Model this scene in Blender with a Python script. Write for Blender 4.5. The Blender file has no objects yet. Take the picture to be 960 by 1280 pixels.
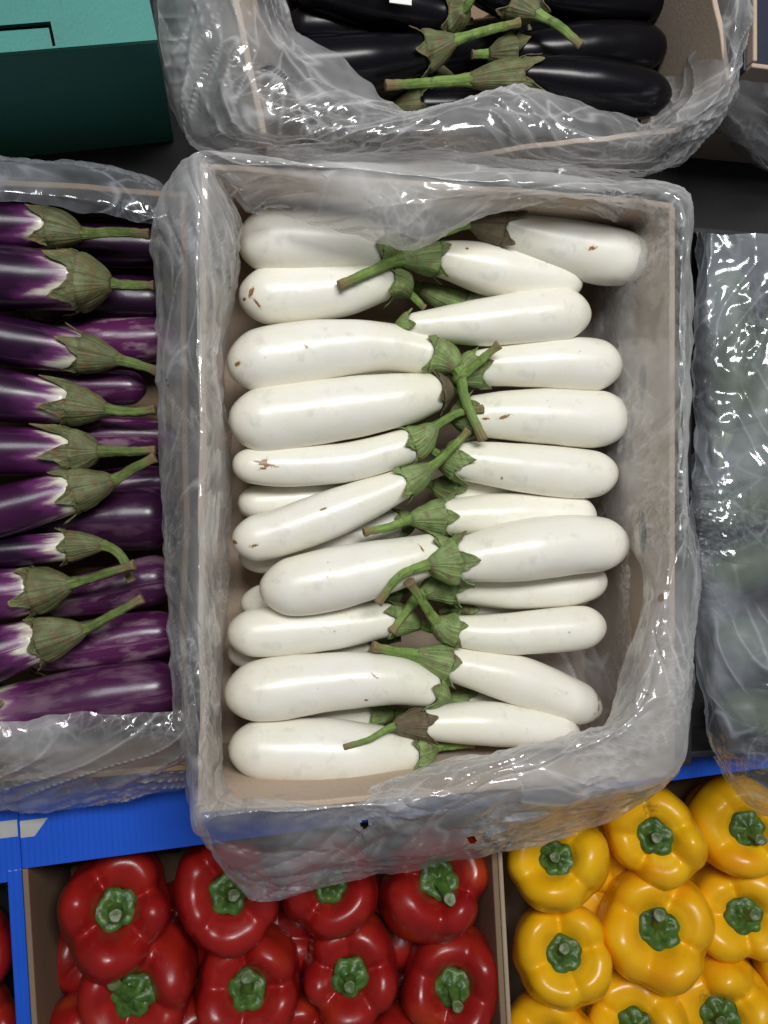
import bpy, math, random
import numpy as np
from mathutils import Vector, Matrix

scene = bpy.context.scene
COL = scene.collection
# ------------------------------------------------------------------ camera
TH = math.radians(11.0)          # the camera leans over from the left of the display
H = 0.90                         # camera height above the lower shelf
cam_d = bpy.data.cameras.new("camera")
cam = bpy.data.objects.new("camera", cam_d)
COL.objects.link(cam)
cam.location = (0, 0, H)
cam.rotation_euler = (0, -TH, 0)
cam_d.sensor_fit = 'HORIZONTAL'
cam_d.sensor_width = 36
cam_d.lens = 36
cam_d.clip_start = 0.01
cam_d.clip_end = 50
scene.camera = cam
# ------------------------------------------------------------------ light
w = bpy.data.worlds.new("World")
scene.world = w
w.use_nodes = True
w.node_tree.nodes["Background"].inputs[0].default_value = (0.80, 0.88, 1.0, 1)
w.node_tree.nodes["Background"].inputs[1].default_value = 0.085

def tube_lamp(loc, sx, sy, power, col, rot=(0, 0, 0)):
    l = bpy.data.lights.new("ceiling_lamp", 'AREA')
    l.shape = 'RECTANGLE'
    l.size = sx
    l.size_y = sy
    l.energy = power
    l.color = col
    o = bpy.data.objects.new("ceiling_lamp", l)
    COL.objects.link(o)
    o.location = loc
    o.rotation_euler = rot
    return o

tube_lamp((0.28, 0.76, 2.05), 1.0, 0.42, 32, (1.0, 0.99, 0.97), (math.radians(-20), math.radians(6), 0))
tube_lamp((-0.55, 0.85, 2.20), 0.24, 0.8, 8, (0.94, 0.975, 1.0), (math.radians(-20), math.radians(-12), 0))
scene.view_settings.view_transform = 'Standard'
scene.view_settings.look = 'None'
scene.view_settings.gamma = 1
scene.view_settings.exposure = 0.0
scene.render.engine = 'CYCLES'
scene.cycles.transparent_max_bounces = 24
scene.cycles.max_bounces = 10
scene.cycles.diffuse_bounces = 5
scene.cycles.caustics_reflective = False
scene.cycles.caustics_refractive = False
scene.cycles.use_denoising = True

# ------------------------------------------------------------------ helpers
FW = np.array([math.sin(TH), 0, -math.cos(TH)])
RT = np.array([math.cos(TH), 0, math.sin(TH)])
UP = np.array([0, 1.0, 0])
CAMP = np.array([0, 0, H])

def ray(px, py):
    return FW + RT * (px - 480) / 960 + UP * (640 - py) / 960

def pix(px, py, z):
    """the place at height z that stands at photo position px, py"""
    d = ray(px, py)
    s = (z - H) / d[2]
    return CAMP + s * d

def mpp(px, py, z):
    d = ray(px, py)
    return (z - H) / d[2] / 960

RNG = np.random.RandomState(7)
_PERM = np.random.RandomState(3).permutation(256)
_PERM = np.concatenate([_PERM, _PERM, _PERM])
_G = np.random.RandomState(5).normal(size=(256, 3))
_G /= np.linalg.norm(_G, axis=1)[:, None]

def perlin(P):
    P = np.asarray(P, float)
    i = np.floor(P).astype(int)
    f = P - i
    u = f * f * f * (f * (f * 6 - 15) + 10)
    i &= 255
    out = 0
    for dx in (0, 1):
        wx = u[..., 0] if dx else 1 - u[..., 0]
        for dy in (0, 1):
            wy = u[..., 1] if dy else 1 - u[..., 1]
            for dz in (0, 1):
                wz = u[..., 2] if dz else 1 - u[..., 2]
                h = _PERM[_PERM[_PERM[(i[..., 0] + dx) & 255] + ((i[..., 1] + dy) & 255)] + ((i[..., 2] + dz) & 255)]
                g = _G[h]
                d = f - np.array([dx, dy, dz])
                out = out + wx * wy * wz * (g * d).sum(-1)
    return out * 1.5

def smooth(a, b, x):
    t = np.clip((x - a) / (b - a), 0, 1)
    return t * t * (3 - 2 * t)

def catmull(P, n, closed=False):
    """P (k, ...) -> (n, ...) sampled evenly over the control index"""
    P = np.asarray(P, float)
    k = len(P)
    if closed:
        t = np.arange(n) / n * k
        i = np.floor(t).astype(int)
        f = t - i
        idx = [(i + o) % k for o in (-1, 0, 1, 2)]
        p0, p1, p2, p3 = (P[j] for j in idx)
    else:
        t = np.linspace(0, k - 1, n)
        i = np.minimum(np.floor(t).astype(int), k - 2)
        f = t - i
        E = np.concatenate([[2 * P[0] - P[1]], P, [2 * P[-1] - P[-2]]])
        p0, p1, p2, p3 = E[i], E[i + 1], E[i + 2], E[i + 3]
    f = f.reshape((-1,) + (1,) * (P.ndim - 1))
    return 0.5 * ((2 * p1) + (-p0 + p2) * f + (2 * p0 - 5 * p1 + 4 * p2 - p3) * f ** 2 + (-p0 + 3 * p1 - 3 * p2 + p3) * f ** 3)

def link(name, me, mat=None, parent=None, smooth_=True):
    o = bpy.data.objects.new(name, me)
    COL.objects.link(o)
    if parent is not None:
        o.parent = parent
    if mat is not None and len(me.materials) == 0:
        me.materials.append(mat)
    if smooth_:
        me.polygons.foreach_set('use_smooth', [True] * len(me.polygons))
    return o

def mesh_from(verts, faces, attrs=None, name="mesh"):
    me = bpy.data.meshes.new(name)
    me.from_pydata([tuple(v) for v in verts], [], faces)
    for k, a in (attrs or {}).items():
        at = me.attributes.new(k, 'FLOAT', 'POINT')
        at.data.foreach_set('value', np.asarray(a, dtype=np.float32).ravel())
    me.update()
    return me

def grid_faces(nr, nc, closed_c=False, off=0, flip=False):
    F = []
    cc = nc if closed_c else nc - 1
    for r in range(nr - 1):
        for c in range(cc):
            a = off + r * nc + c
            b = off + r * nc + (c + 1) % nc
            q = (a, b, b + nc, a + nc)
            F.append(q[::-1] if flip else q)
    return F

def empty(name, loc, rz=0.0):
    o = bpy.data.objects.new(name, None)
    COL.objects.link(o)
    o.empty_display_size = 0.02
    o.location = tuple(loc)
    o.rotation_euler = (0, 0, rz)
    return o

def tag(o, label=None, cat=None, group=None, kind=None):
    if label: o["label"] = label
    if cat: o["category"] = cat
    if group: o["group"] = group
    if kind: o["kind"] = kind
    return o

def box(name, x0, x1, y0, y1, z0, z1, mat, parent=None, bev=0.0012, wavy=0.0):
    v = [(x, y, z) for z in (z0, z1) for y in (y0, y1) for x in (x0, x1)]
    f = [(0, 2, 3, 1), (4, 5, 7, 6), (0, 1, 5, 4), (2, 6, 7, 3), (0, 4, 6, 2), (1, 3, 7, 5)]
    if wavy:
        ax = 0 if (x1 - x0) > (y1 - y0) else 1
        n = 48
        v, f = [], []
        for i in range(n + 1):
            t = i / n
            for zz in (z0, z1):
                for e in (0, 1):
                    if ax == 0:
                        p_ = [x0 + (x1 - x0) * t, (y0, y1)[e], zz]
                    else:
                        p_ = [(x0, x1)[e], y0 + (y1 - y0) * t, zz]
                    if zz == z1:
                        q_ = np.array([p_[ax] * 14, y0 * 31 + x0 * 17, 3.3])
                        p_[1 - ax] += float(perlin(q_)) * wavy
                        p_[2] += float(perlin(q_ * 2.3 + 9)) * wavy * 0.9 - wavy * 0.4
                    v.append(tuple(p_))
        for i in range(n):
            a_, b_ = i * 4, i * 4 + 4
            for q_ in ((0, 1), (1, 3), (3, 2), (2, 0)):
                f.append((a_ + q_[0], b_ + q_[0], b_ + q_[1], a_ + q_[1]))
        f += [(0, 2, 3, 1), (n * 4, n * 4 + 1, n * 4 + 3, n * 4 + 2)]
        if ax == 1:
            f = [q_[::-1] for q_ in f]
    me = mesh_from(v, f)
    o = link(name, me, mat, parent, False)
    if bev:
        m = o.modifiers.new("bevel", 'BEVEL')
        m.width = bev
        m.segments = 2
    return o

def cut_panel(name, w_, h_, holes, thick, mat, parent=None, outline=None):
    """a board w_ x h_ in its own xy plane with holes cut through (lists of points)"""
    cu = bpy.data.curves.new("c", 'CURVE')
    cu.dimensions = '2D'
    cu.fill_mode = 'BOTH'
    cu.extrude = thick / 2
    for pts in [outline or [(0, 0), (w_, 0), (w_, h_), (0, h_)]] + holes:
        s = cu.splines.new('POLY')
        s.points.add(len(pts) - 1)
        for p, q in zip(s.points, pts):
            p.co = (q[0], q[1], 0, 1)
        s.use_cyclic_u = True
    t = bpy.data.objects.new("t", cu)
    me = bpy.data.meshes.new_from_object(t)
    bpy.data.objects.remove(t)
    me.name = "panel"
    me.materials.clear()
    return link(name, me, mat, parent, False)

def oval(cx, cy, a, b, n=20):
    return [(cx + a * math.cos(i * 2 * math.pi / n), cy + b * math.sin(i * 2 * math.pi / n)) for i in range(n)]

# ------------------------------------------------------------------ materials
class N:
    def __init__(s, name):
        s.m = bpy.data.materials.new(name)
        s.m.use_nodes = True
        s.t = s.m.node_tree
        s.b = s.t.nodes["Principled BSDF"]
        s.out = s.t.nodes["Material Output"]
    def n(s, typ, **kw):
        x = s.t.nodes.new(typ)
        for k, v in kw.items():
            if k.startswith("i_"):
                key = k[2:]
                key = int(key) if key.isdigit() else key.replace("_", " ")
                x.inputs[key].default_value = v
            else:
                setattr(x, k, v)
        return x
    def l(s, a, b):
        s.t.links.new(a, b)
    def coord(s, kind='Object', scale=(1, 1, 1)):
        tc = s.n('ShaderNodeTexCoord')
        mp = s.n('ShaderNodeMapping')
        mp.inputs['Scale'].default_value = scale
        s.l(tc.outputs[kind], mp.inputs['Vector'])
        return mp.outputs['Vector']
    def noise(s, vec, scale, detail=4, rough=0.55, dist=0.0):
        x = s.n('ShaderNodeTexNoise')
        x.inputs['Scale'].default_value = scale
        x.inputs['Detail'].default_value = detail
        x.inputs['Roughness'].default_value = rough
        x.inputs['Distortion'].default_value = dist
        s.l(vec, x.inputs['Vector'])
        return x.outputs['Fac']
    def ramp(s, fac, stops):
        r = s.n('ShaderNodeValToRGB')
        e = r.color_ramp.elements
        while len(e) > 1:
            e.remove(e[-1])
        e[0].position = stops[0][0]
        c = stops[0][1]
        e[0].color = (*c, 1) if not isinstance(c, (int, float)) else (c, c, c, 1)
        for p, c in stops[1:]:
            q = e.new(p)
            q.color = (*c, 1) if not isinstance(c, (int, float)) else (c, c, c, 1)
        s.l(fac, r.inputs['Fac'])
        return r.outputs['Color']
    def mix(s, fac, a, b, mode='MIX'):
        x = s.n('ShaderNodeMix', data_type='RGBA', blend_type=mode)
        for sock, v in ((x.inputs[0], fac), (x.inputs[6], a), (x.inputs[7], b)):
            if isinstance(v, (int, float)):
                sock.default_value = v
            elif isinstance(v, tuple):
                sock.default_value = (*v, 1)
            else:
                s.l(v, sock)
        return x.outputs[2]
    def math(s, op, a, b=None, c=None, clamp=False):
        x = s.n('ShaderNodeMath', operation=op, use_clamp=clamp)
        for i, v in enumerate((a, b, c)):
            if v is None: continue
            if isinstance(v, (int, float)):
                x.inputs[i].default_value = v
            else:
                s.l(v, x.inputs[i])
        return x.outputs[0]
    def attr(s, name):
        a = s.n('ShaderNodeAttribute')
        a.attribute_name = name
        return a.outputs['Fac']
    def rnd(s):
        return s.n('ShaderNodeObjectInfo').outputs['Random']
    def bump(s, h, strength=0.3, dist=0.001):
        b = s.n('ShaderNodeBump')
        b.inputs['Strength'].default_value = strength
        b.inputs['Distance'].default_value = dist
        s.l(h, b.inputs['Height'])
        s.l(b.outputs['Normal'], s.b.inputs['Normal'])
        return b.outputs['Normal']
    def base(s, col):
        if isinstance(col, tuple):
            s.b.inputs['Base Color'].default_value = (*col, 1)
        else:
            s.l(col, s.b.inputs['Base Color'])
    def set(s, **kw):
        for k, v in kw.items():
            s.b.inputs[k.replace('_', ' ')].default_value = v
        return s

def mat_white_skin():
    m = N("white_eggplant_skin")
    v = m.coord()
    c = m.mix(m.ramp(m.noise(v, 17, 4), [(0.32, 0.0), (0.62, 1.0)]), (0.81, 0.785, 0.67), (0.86, 0.845, 0.79))
    c = m.mix(m.math('MULTIPLY', m.rnd(), 0.35), c, (0.84, 0.82, 0.70))
    along = m.attr('along')
    c = m.mix(m.ramp(along, [(0.6, 0.0), (1.0, 0.4)]), c, (0.84, 0.83, 0.64))
    c = m.mix(m.ramp(along, [(0.0, 0.55), (0.10, 0.0)]), c, (0.80, 0.75, 0.60))
    # grey rub marks
    rub = m.ramp(m.noise(v, 60, 4, 0.6, 0.3), [(0.57, 0.0), (0.72, 0.42)])
    c = m.mix(rub, c, (0.55, 0.54, 0.46))
    # tiny brown pin marks
    vo = m.n('ShaderNodeTexVoronoi', i_Scale=95.0)
    m.l(v, vo.inputs['Vector'])
    pins = m.math('MULTIPLY', m.ramp(vo.outputs['Distance'], [(0.07, 1.0), (0.13, 0.0)]), m.ramp(m.noise(v, 16, 2), [(0.53, 0.0), (0.60, 0.9)]))
    c = m.mix(pins, c, (0.22, 0.13, 0.06))
    # long brown scars where the fruit has them
    sc = m.math('ADD', m.attr('scar'), m.math('MULTIPLY', m.math('SUBTRACT', m.noise(v, 260, 4, 0.6, 1.0), 0.5), 1.1))
    c = m.mix(m.ramp(sc, [(0.12, 0.0), (0.42, 0.5)]), c, (0.62, 0.50, 0.33))
    sf = m.ramp(sc, [(0.40, 0.0), (0.52, 1.0)])
    c = m.mix(sf, c, m.mix(m.noise(v, 420, 2), (0.13, 0.055, 0.02), (0.42, 0.22, 0.09)))
    m.base(c)
    m.l(m.ramp(m.noise(v, 40, 4), [(0.3, 0.30), (0.7, 0.42)]), m.b.inputs['Roughness'])
    m.set(Subsurface_Weight=0.16, Subsurface_Scale=0.006, Coat_Weight=0.2, Coat_Roughness=0.22)
    m.b.inputs['Subsurface Radius'].default_value = (1.0, 0.9, 0.6)
    hh = m.math('ADD', m.math('ADD', m.math('MULTIPLY', m.noise(v, 30, 3), 0.7), m.math('MULTIPLY', m.noise(v, 90, 4, 0.6), 0.22)), m.math('MULTIPLY', sf, -0.25))
    m.bump(hh, 0.35, 0.0022)
    return m.m

def mat_calyx(name, dark, mid, brown, amount=0.5):
    m = N(name)
    v = m.coord()
    c = m.mix(m.ramp(m.noise(v, 70, 5, 0.6), [(0.3, 0.0), (0.7, 1.0)]), dark, mid)
    along = m.attr('along')
    st = m.n('ShaderNodeTexNoise')
    st.inputs['Scale'].default_value = 1.0
    st.inputs['Detail'].default_value = 4
    cb = m.n('ShaderNodeCombineXYZ')
    m.l(m.math('MULTIPLY', m.attr('around'), 46.0), cb.inputs[0])
    m.l(m.math('MULTIPLY', along, 5.0), cb.inputs[1])
    m.l(m.math('MULTIPLY', m.rnd(), 50.0), cb.inputs[2])
    m.l(cb.outputs[0], st.inputs['Vector'])
    streak = st.outputs['Fac']
    c = m.mix(m.ramp(streak, [(0.52, 0.0), (0.75, 0.5)]), c, tuple(min(1, x * 1.7) for x in mid))
    f = m.ramp(m.noise(v, 130, 6, 0.68, 0.6), [(0.60 - 0.14 * amount, 0.0), (0.70 - 0.10 * amount, 0.85)])
    c = m.mix(f, c, brown)
    # dry tips: lobe points and the cut stem end
    tip = m.math('ADD', along, m.math('MULTIPLY', m.math('SUBTRACT', m.noise(v, 150, 3), 0.5), 0.25))
    c = m.mix(m.ramp(tip, [(0.70, 0.0), (0.95, 0.9)]), c, (0.24, 0.165, 0.09))
    m.base(c)
    m.set(Roughness=0.55)
    m.b.inputs['Specular IOR Level'].default_value = 0.35
    m.bump(m.math('ADD', m.math('MULTIPLY', streak, 2.2), m.noise(v, 220, 4)), 0.55, 0.0014)
    return m.m

def mat_purple():
    m = N("purple_eggplant_skin")
    v = m.coord()
    r = m.rnd()
    c = m.mix(m.ramp(m.noise(v, 18, 3), [(0.35, 0.0), (0.65, 1.0)]), (0.006, 0.002, 0.009), (0.030, 0.005, 0.032))
    c = m.mix(m.math('MULTIPLY', r, 0.4), c, (0.08, 0.012, 0.07))
    cb = m.n('ShaderNodeCombineXYZ')
    m.l(m.math('MULTIPLY', m.attr('around'), 14.0), cb.inputs[0])
    m.l(m.math('MULTIPLY', m.attr('along'), 4.5), cb.inputs[1])
    m.l(m.math('MULTIPLY', r, 40.0), cb.inputs[2])
    st = m.n('ShaderNodeTexNoise', i_Scale=1.0, i_Detail=4.0)
    m.l(cb.outputs[0], st.inputs['Vector'])
    pale = m.attr('pale')
    d = m.math('ADD', m.attr('dcal'), m.math('MULTIPLY', m.math('SUBTRACT', st.outputs['Fac'], 0.5), 0.052))
    c = m.mix(m.ramp(d, [(0.004, 0.9), (0.030, 0.0)]), c, (0.21, 0.045, 0.19))
    c = m.mix(m.ramp(d, [(0.000, 1.0), (0.013, 0.0)]), c, (0.72, 0.70, 0.56))
    c = m.mix(m.math('MULTIPLY', pale, 0.7), c, (0.17, 0.026, 0.13))
    pl = m.math('MULTIPLY', pale, m.ramp(st.outputs['Fac'], [(0.50, 0.0), (0.64, 1.0)]))
    c = m.mix(pl, c, (0.40, 0.26, 0.32))
    fl = m.ramp(m.noise(v, 240, 5, 0.7), [(0.66, 0.0), (0.75, 0.5)])
    c = m.mix(m.math('MULTIPLY', fl, pale), c, (0.45, 0.30, 0.36))
    m.base(c)
    m.set(Roughness=0.28, Coat_Weight=0.1, Coat_Roughness=0.15)
    m.bump(m.noise(v, 90, 3), 0.15, 0.001)
    return m.m

def mat_black_skin():
    m = N("black_eggplant_skin")
    v = m.coord()
    m.base(m.mix(m.noise(v, 20, 3), (0.003, 0.003, 0.004), (0.006, 0.005, 0.008)))
    m.set(Roughness=0.24)
    m.b.inputs['Specular IOR Level'].default_value = 0.3
    m.bump(m.noise(v, 60, 3), 0.1, 0.001)
    return m.m

def mat_pepper(name, a, b, c3):
    m = N(name)
    v = m.coord()
    c = m.mix(m.ramp(m.noise(v, 24, 3), [(0.3, 0.0), (0.7, 1.0)]), a, b)
    c = m.mix(m.math('MULTIPLY', m.ramp(m.noise(v, 15, 2, 0.5, 0.5), [(0.5, 0.0), (0.68, 1.0)]), m.ramp(m.rnd(), [(0.15, 0.0), (1.0, 0.75)])), c, c3)
    c = m.mix(m.ramp(m.noise(v, 300, 3, 0.6), [(0.68, 0.0), (0.76, 0.35)]), c, tuple(x * 0.55 for x in a))
    c = m.mix(m.ramp(m.attr('scar'), [(0.3, 0.0), (0.9, 0.85)]), c, (0.16, 0.10, 0.04))
    m.base(c)
    m.l(m.ramp(m.noise(v, 60, 4), [(0.3, 0.22), (0.7, 0.42)]), m.b.inputs['Roughness'])
    m.set(Coat_Weight=0.08, Coat_Roughness=0.15)
    m.b.inputs['Specular IOR Level'].default_value = 0.5
    m.bump(m.math('ADD', m.noise(v, 70, 3), m.math('MULTIPLY', m.noise(v, 700, 2), 0.12)), 0.22, 0.0015)
    return m.m

def mat_pepper_green():
    m = N("pepper_stem_green")
    v = m.coord()
    c = m.mix(m.ramp(m.noise(v, 130, 4), [(0.3, 0.0), (0.7, 1.0)]), (0.022, 0.070, 0.010), (0.085, 0.175, 0.030))
    c = m.mix(m.ramp(m.attr('along'), [(0.88, 0.0), (0.95, 1.0)]), c, m.mix(m.noise(v, 700, 2), (0.06, 0.11, 0.03), (0.13, 0.155, 0.06)))
    m.base(c)
    m.set(Roughness=0.42)
    vo = m.n('ShaderNodeTexVoronoi', i_Scale=330.0)
    m.l(v, vo.inputs['Vector'])
    m.bump(m.math('ADD', m.math('MULTIPLY', vo.outputs['Distance'], 0.6), m.noise(v, 90, 2)), 0.4, 0.0008)
    return m.m

def mat_card(name, a, b, flute=0.0, fl_dir=0, rough=0.8):
    m = N(name)
    v = m.coord()
    c = m.mix(m.ramp(m.noise(v, 9, 4), [(0.3, 0.0), (0.7, 1.0)]), a, b)
    c = m.mix(m.ramp(m.noise(v, 500, 3, 0.7), [(0.45, 0.0), (0.75, 0.30)]), c, tuple(x * 0.62 for x in a))
    c = m.mix(m.ramp(m.noise(v, 35, 5, 0.65, 1.0), [(0.62, 0.0), (0.74, 0.35)]), c, tuple(x * 0.5 for x in a))
    m.base(c)
    m.set(Roughness=rough)
    h = m.noise(v, 350, 3)
    if flute:
        wv = m.n('ShaderNodeTexWave', wave_type='BANDS', bands_direction='XYZ'[fl_dir])
        wv.inputs['Scale'].default_value = flute
        m.l(v, wv.inputs['Vector'])
        h = m.math('ADD', m.math('MULTIPLY', wv.outputs['Fac'], 1.6), m.math('MULTIPLY', h, 0.5))
    m.bump(h, 0.35, 0.0009)
    return m.m

def mat_blue():
    m = N("blue_corrugated_plastic")
    v = m.coord()
    c = m.mix(m.noise(v, 12, 3), (0.010, 0.075, 0.52), (0.016, 0.11, 0.66))
    sp = m.ramp(m.noise(v, 420, 4, 0.7), [(0.70, 0.0), (0.76, 0.6)])
    c = m.mix(sp, c, (0.25, 0.34, 0.62))
    m.base(c)
    m.set(Roughness=0.38)
    wv = m.n('ShaderNodeTexWave', wave_type='BANDS', bands_direction='X')
    wv.inputs['Scale'].default_value = 62
    wv.inputs['Distortion'].default_value = 0.6
    m.l(v, wv.inputs['Vector'])
    m.bump(m.math('ADD', wv.outputs['Fac'], m.math('MULTIPLY', m.noise(v, 60, 3), 0.8)), 0.35, 0.0008)
    return m.m

def mat_plain(name, col, rough=0.6, var=0.25, sc=30):
    m = N(name)
    v = m.coord()
    m.base(m.mix(m.noise(v, sc, 5, 0.6), tuple(x * (1 - var) for x in col), tuple(x * (1 + var) for x in col)))
    m.set(Roughness=rough)
    m.bump(m.noise(v, 200, 3), 0.25, 0.0008)
    return m.m

def mat_film(name, tint, rough=0.12, gloss=0.9):
    """thin cloudy polyethylene: part see-through, part milky scatter, gloss on top"""
    m = N(name)
    m.t.nodes.remove(m.b)
    tr = m.n('ShaderNodeBsdfTransparent')
    tr.inputs[0].default_value = (0.97, 0.97, 0.98, 1)
    df = m.n('ShaderNodeBsdfDiffuse')
    df.inputs[0].default_value = (*tint, 1)
    tl = m.n('ShaderNodeBsdfTranslucent')
    tl.inputs[0].default_value = (*tint, 1)
    milk = m.n('ShaderNodeMixShader', i_0=0.4)
    m.l(df.outputs[0], milk.inputs[1])
    m.l(tl.outputs[0], milk.inputs[2])
    lw = m.n('ShaderNodeLayerWeight', i_Blend=0.5)
    edge = m.math('POWER', lw.outputs['Facing'], 3.0)
    op = m.math('ADD', m.attr('milk'), m.math('MULTIPLY', edge, 0.45), clamp=True)
    body = m.n('ShaderNodeMixShader')
    m.l(op, body.inputs[0])
    m.l(tr.outputs[0], body.inputs[1])
    m.l(milk.outputs[0], body.inputs[2])
    gl = m.n('ShaderNodeBsdfGlossy')
    gl.inputs['Roughness'].default_value = rough
    gl.inputs[0].default_value = (1, 1, 1, 1)
    full = m.n('ShaderNodeMixShader')
    m.l(m.math('ADD', 0.07 * gloss, m.math('MULTIPLY', edge, 0.35 * gloss), clamp=True), full.inputs[0])
    m.l(body.outputs[0], full.inputs[1])
    m.l(gl.outputs[0], full.inputs[2])
    m.l(full.outputs[0], m.out.inputs[0])
    return m.m

M = dict(
    white=mat_white_skin(),
    calyx=mat_calyx("green_calyx", (0.11, 0.165, 0.05), (0.26, 0.35, 0.13), (0.19, 0.145, 0.08), 0.7),
    dry=mat_calyx("withered_calyx", (0.085, 0.085, 0.045), (0.16, 0.15, 0.085), (0.13, 0.085, 0.05), 1.3),
    stem=mat_calyx("green_stem", (0.11, 0.19, 0.035), (0.25, 0.37, 0.10), (0.10, 0.075, 0.035), 0.25),
    pcalyx=mat_calyx("olive_calyx", (0.070, 0.083, 0.033), (0.175, 0.195, 0.090), (0.15, 0.10, 0.045), 0.9),
    pstem=mat_calyx("olive_stem", (0.075, 0.11, 0.025), (0.18, 0.24, 0.07), (0.09, 0.07, 0.03), 0.3),
    purple=mat_purple(),
    black=mat_black_skin(),
    red=mat_pepper("red_pepper_skin", (0.24, 0.008, 0.008), (0.34, 0.013, 0.009), (0.44, 0.055, 0.008)),
    yellow=mat_pepper("yellow_pepper_skin", (0.82, 0.40, 0.004), (0.88, 0.52, 0.010), (0.80, 0.27, 0.003)),
    pgreen=mat_pepper_green(),
    card=mat_card("brown_cardboard", (0.46, 0.36, 0.27), (0.53, 0.42, 0.32), 0),
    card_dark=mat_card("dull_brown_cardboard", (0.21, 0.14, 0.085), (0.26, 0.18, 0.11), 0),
    card_edge=mat_card("corrugated_edge", (0.40, 0.31, 0.20), (0.50, 0.40, 0.28), 160, 0),
    teal=mat_card("teal_card", (0.035, 0.20, 0.175), (0.045, 0.25, 0.215), 0, 0, 0.6),
    blue=mat_blue(),
    print_=mat_plain("grey_print", (0.42, 0.42, 0.40), 0.6),
    blackp=mat_plain("black_plastic", (0.012, 0.012, 0.014), 0.55),
    dark=mat_plain("dark_shelf_paint", (0.010, 0.010, 0.011), 0.7),
    navy=mat_plain("navy_card", (0.02, 0.024, 0.05), 0.6),
    card_white=mat_plain("white_card", (0.8, 0.8, 0.78), 0.6, 0.03),
    veg=mat_plain("pale_green_skin", (0.075, 0.11, 0.055), 0.45, 0.6, 30),
    film=mat_film("milky_plastic_film", (0.90, 0.90, 0.91)),
    film_blue=mat_film("bluish_plastic_film", (0.74, 0.78, 0.85), 0.12, 1.1),
)

# ------------------------------------------------------------------ setting
def struct(o):
    o["kind"] = "structure"
    return o
struct(box('shelf', -3, 3, -3, 3, -0.06, 0.0, M['dark'], None, 0))
struct(box('shelf_step', -3, 3, -0.236, 3, 0.002, 0.138, M['dark'], None, 0.003))
DECK = 0.139

# ------------------------------------------------------------------ fruit builders
def frames(S):
    T = np.gradient(S, axis=0)
    T /= np.linalg.norm(T, axis=1)[:, None]
    Nn = np.zeros_like(S)
    ref = np.array([0, 0, 1.0])
    n0 = ref - T[0] * ref.dot(T[0])
    n0 /= np.linalg.norm(n0)
    for i in range(len(S)):
        n0 = n0 - T[i] * n0.dot(T[i])
        n0 /= np.linalg.norm(n0)
        Nn[i] = n0
    return T, Nn, np.cross(T, Nn)

class Spine:
    def __init__(s, pts, rad):
        C = catmull(np.array(pts), 40 * len(pts))
        R = catmull(np.array(rad)[:, None], 40 * len(pts))[:, 0]
        d = np.concatenate([[0], np.cumsum(np.linalg.norm(np.diff(C, axis=0), axis=1))])
        s.C, s.R, s.d = C, R, d
        s.T, s.Nn, s.B = frames(C)
        s.idx = np.arange(len(d))
    def at(s, q):
        q = np.asarray(q, float)
        f = lambda A: np.stack([np.interp(q, s.d, A[:, k]) for k in range(3)], -1)
        p = f(s.C)
        over = np.maximum(q - s.d[-1], 0)[..., None]
        under = np.minimum(q, 0)[..., None]
        p = p + over * s.T[-1] + under * s.T[0]
        return p, f(s.Nn), f(s.B)
    def rad(s, q):
        return np.interp(q, s.d, s.R)

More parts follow.
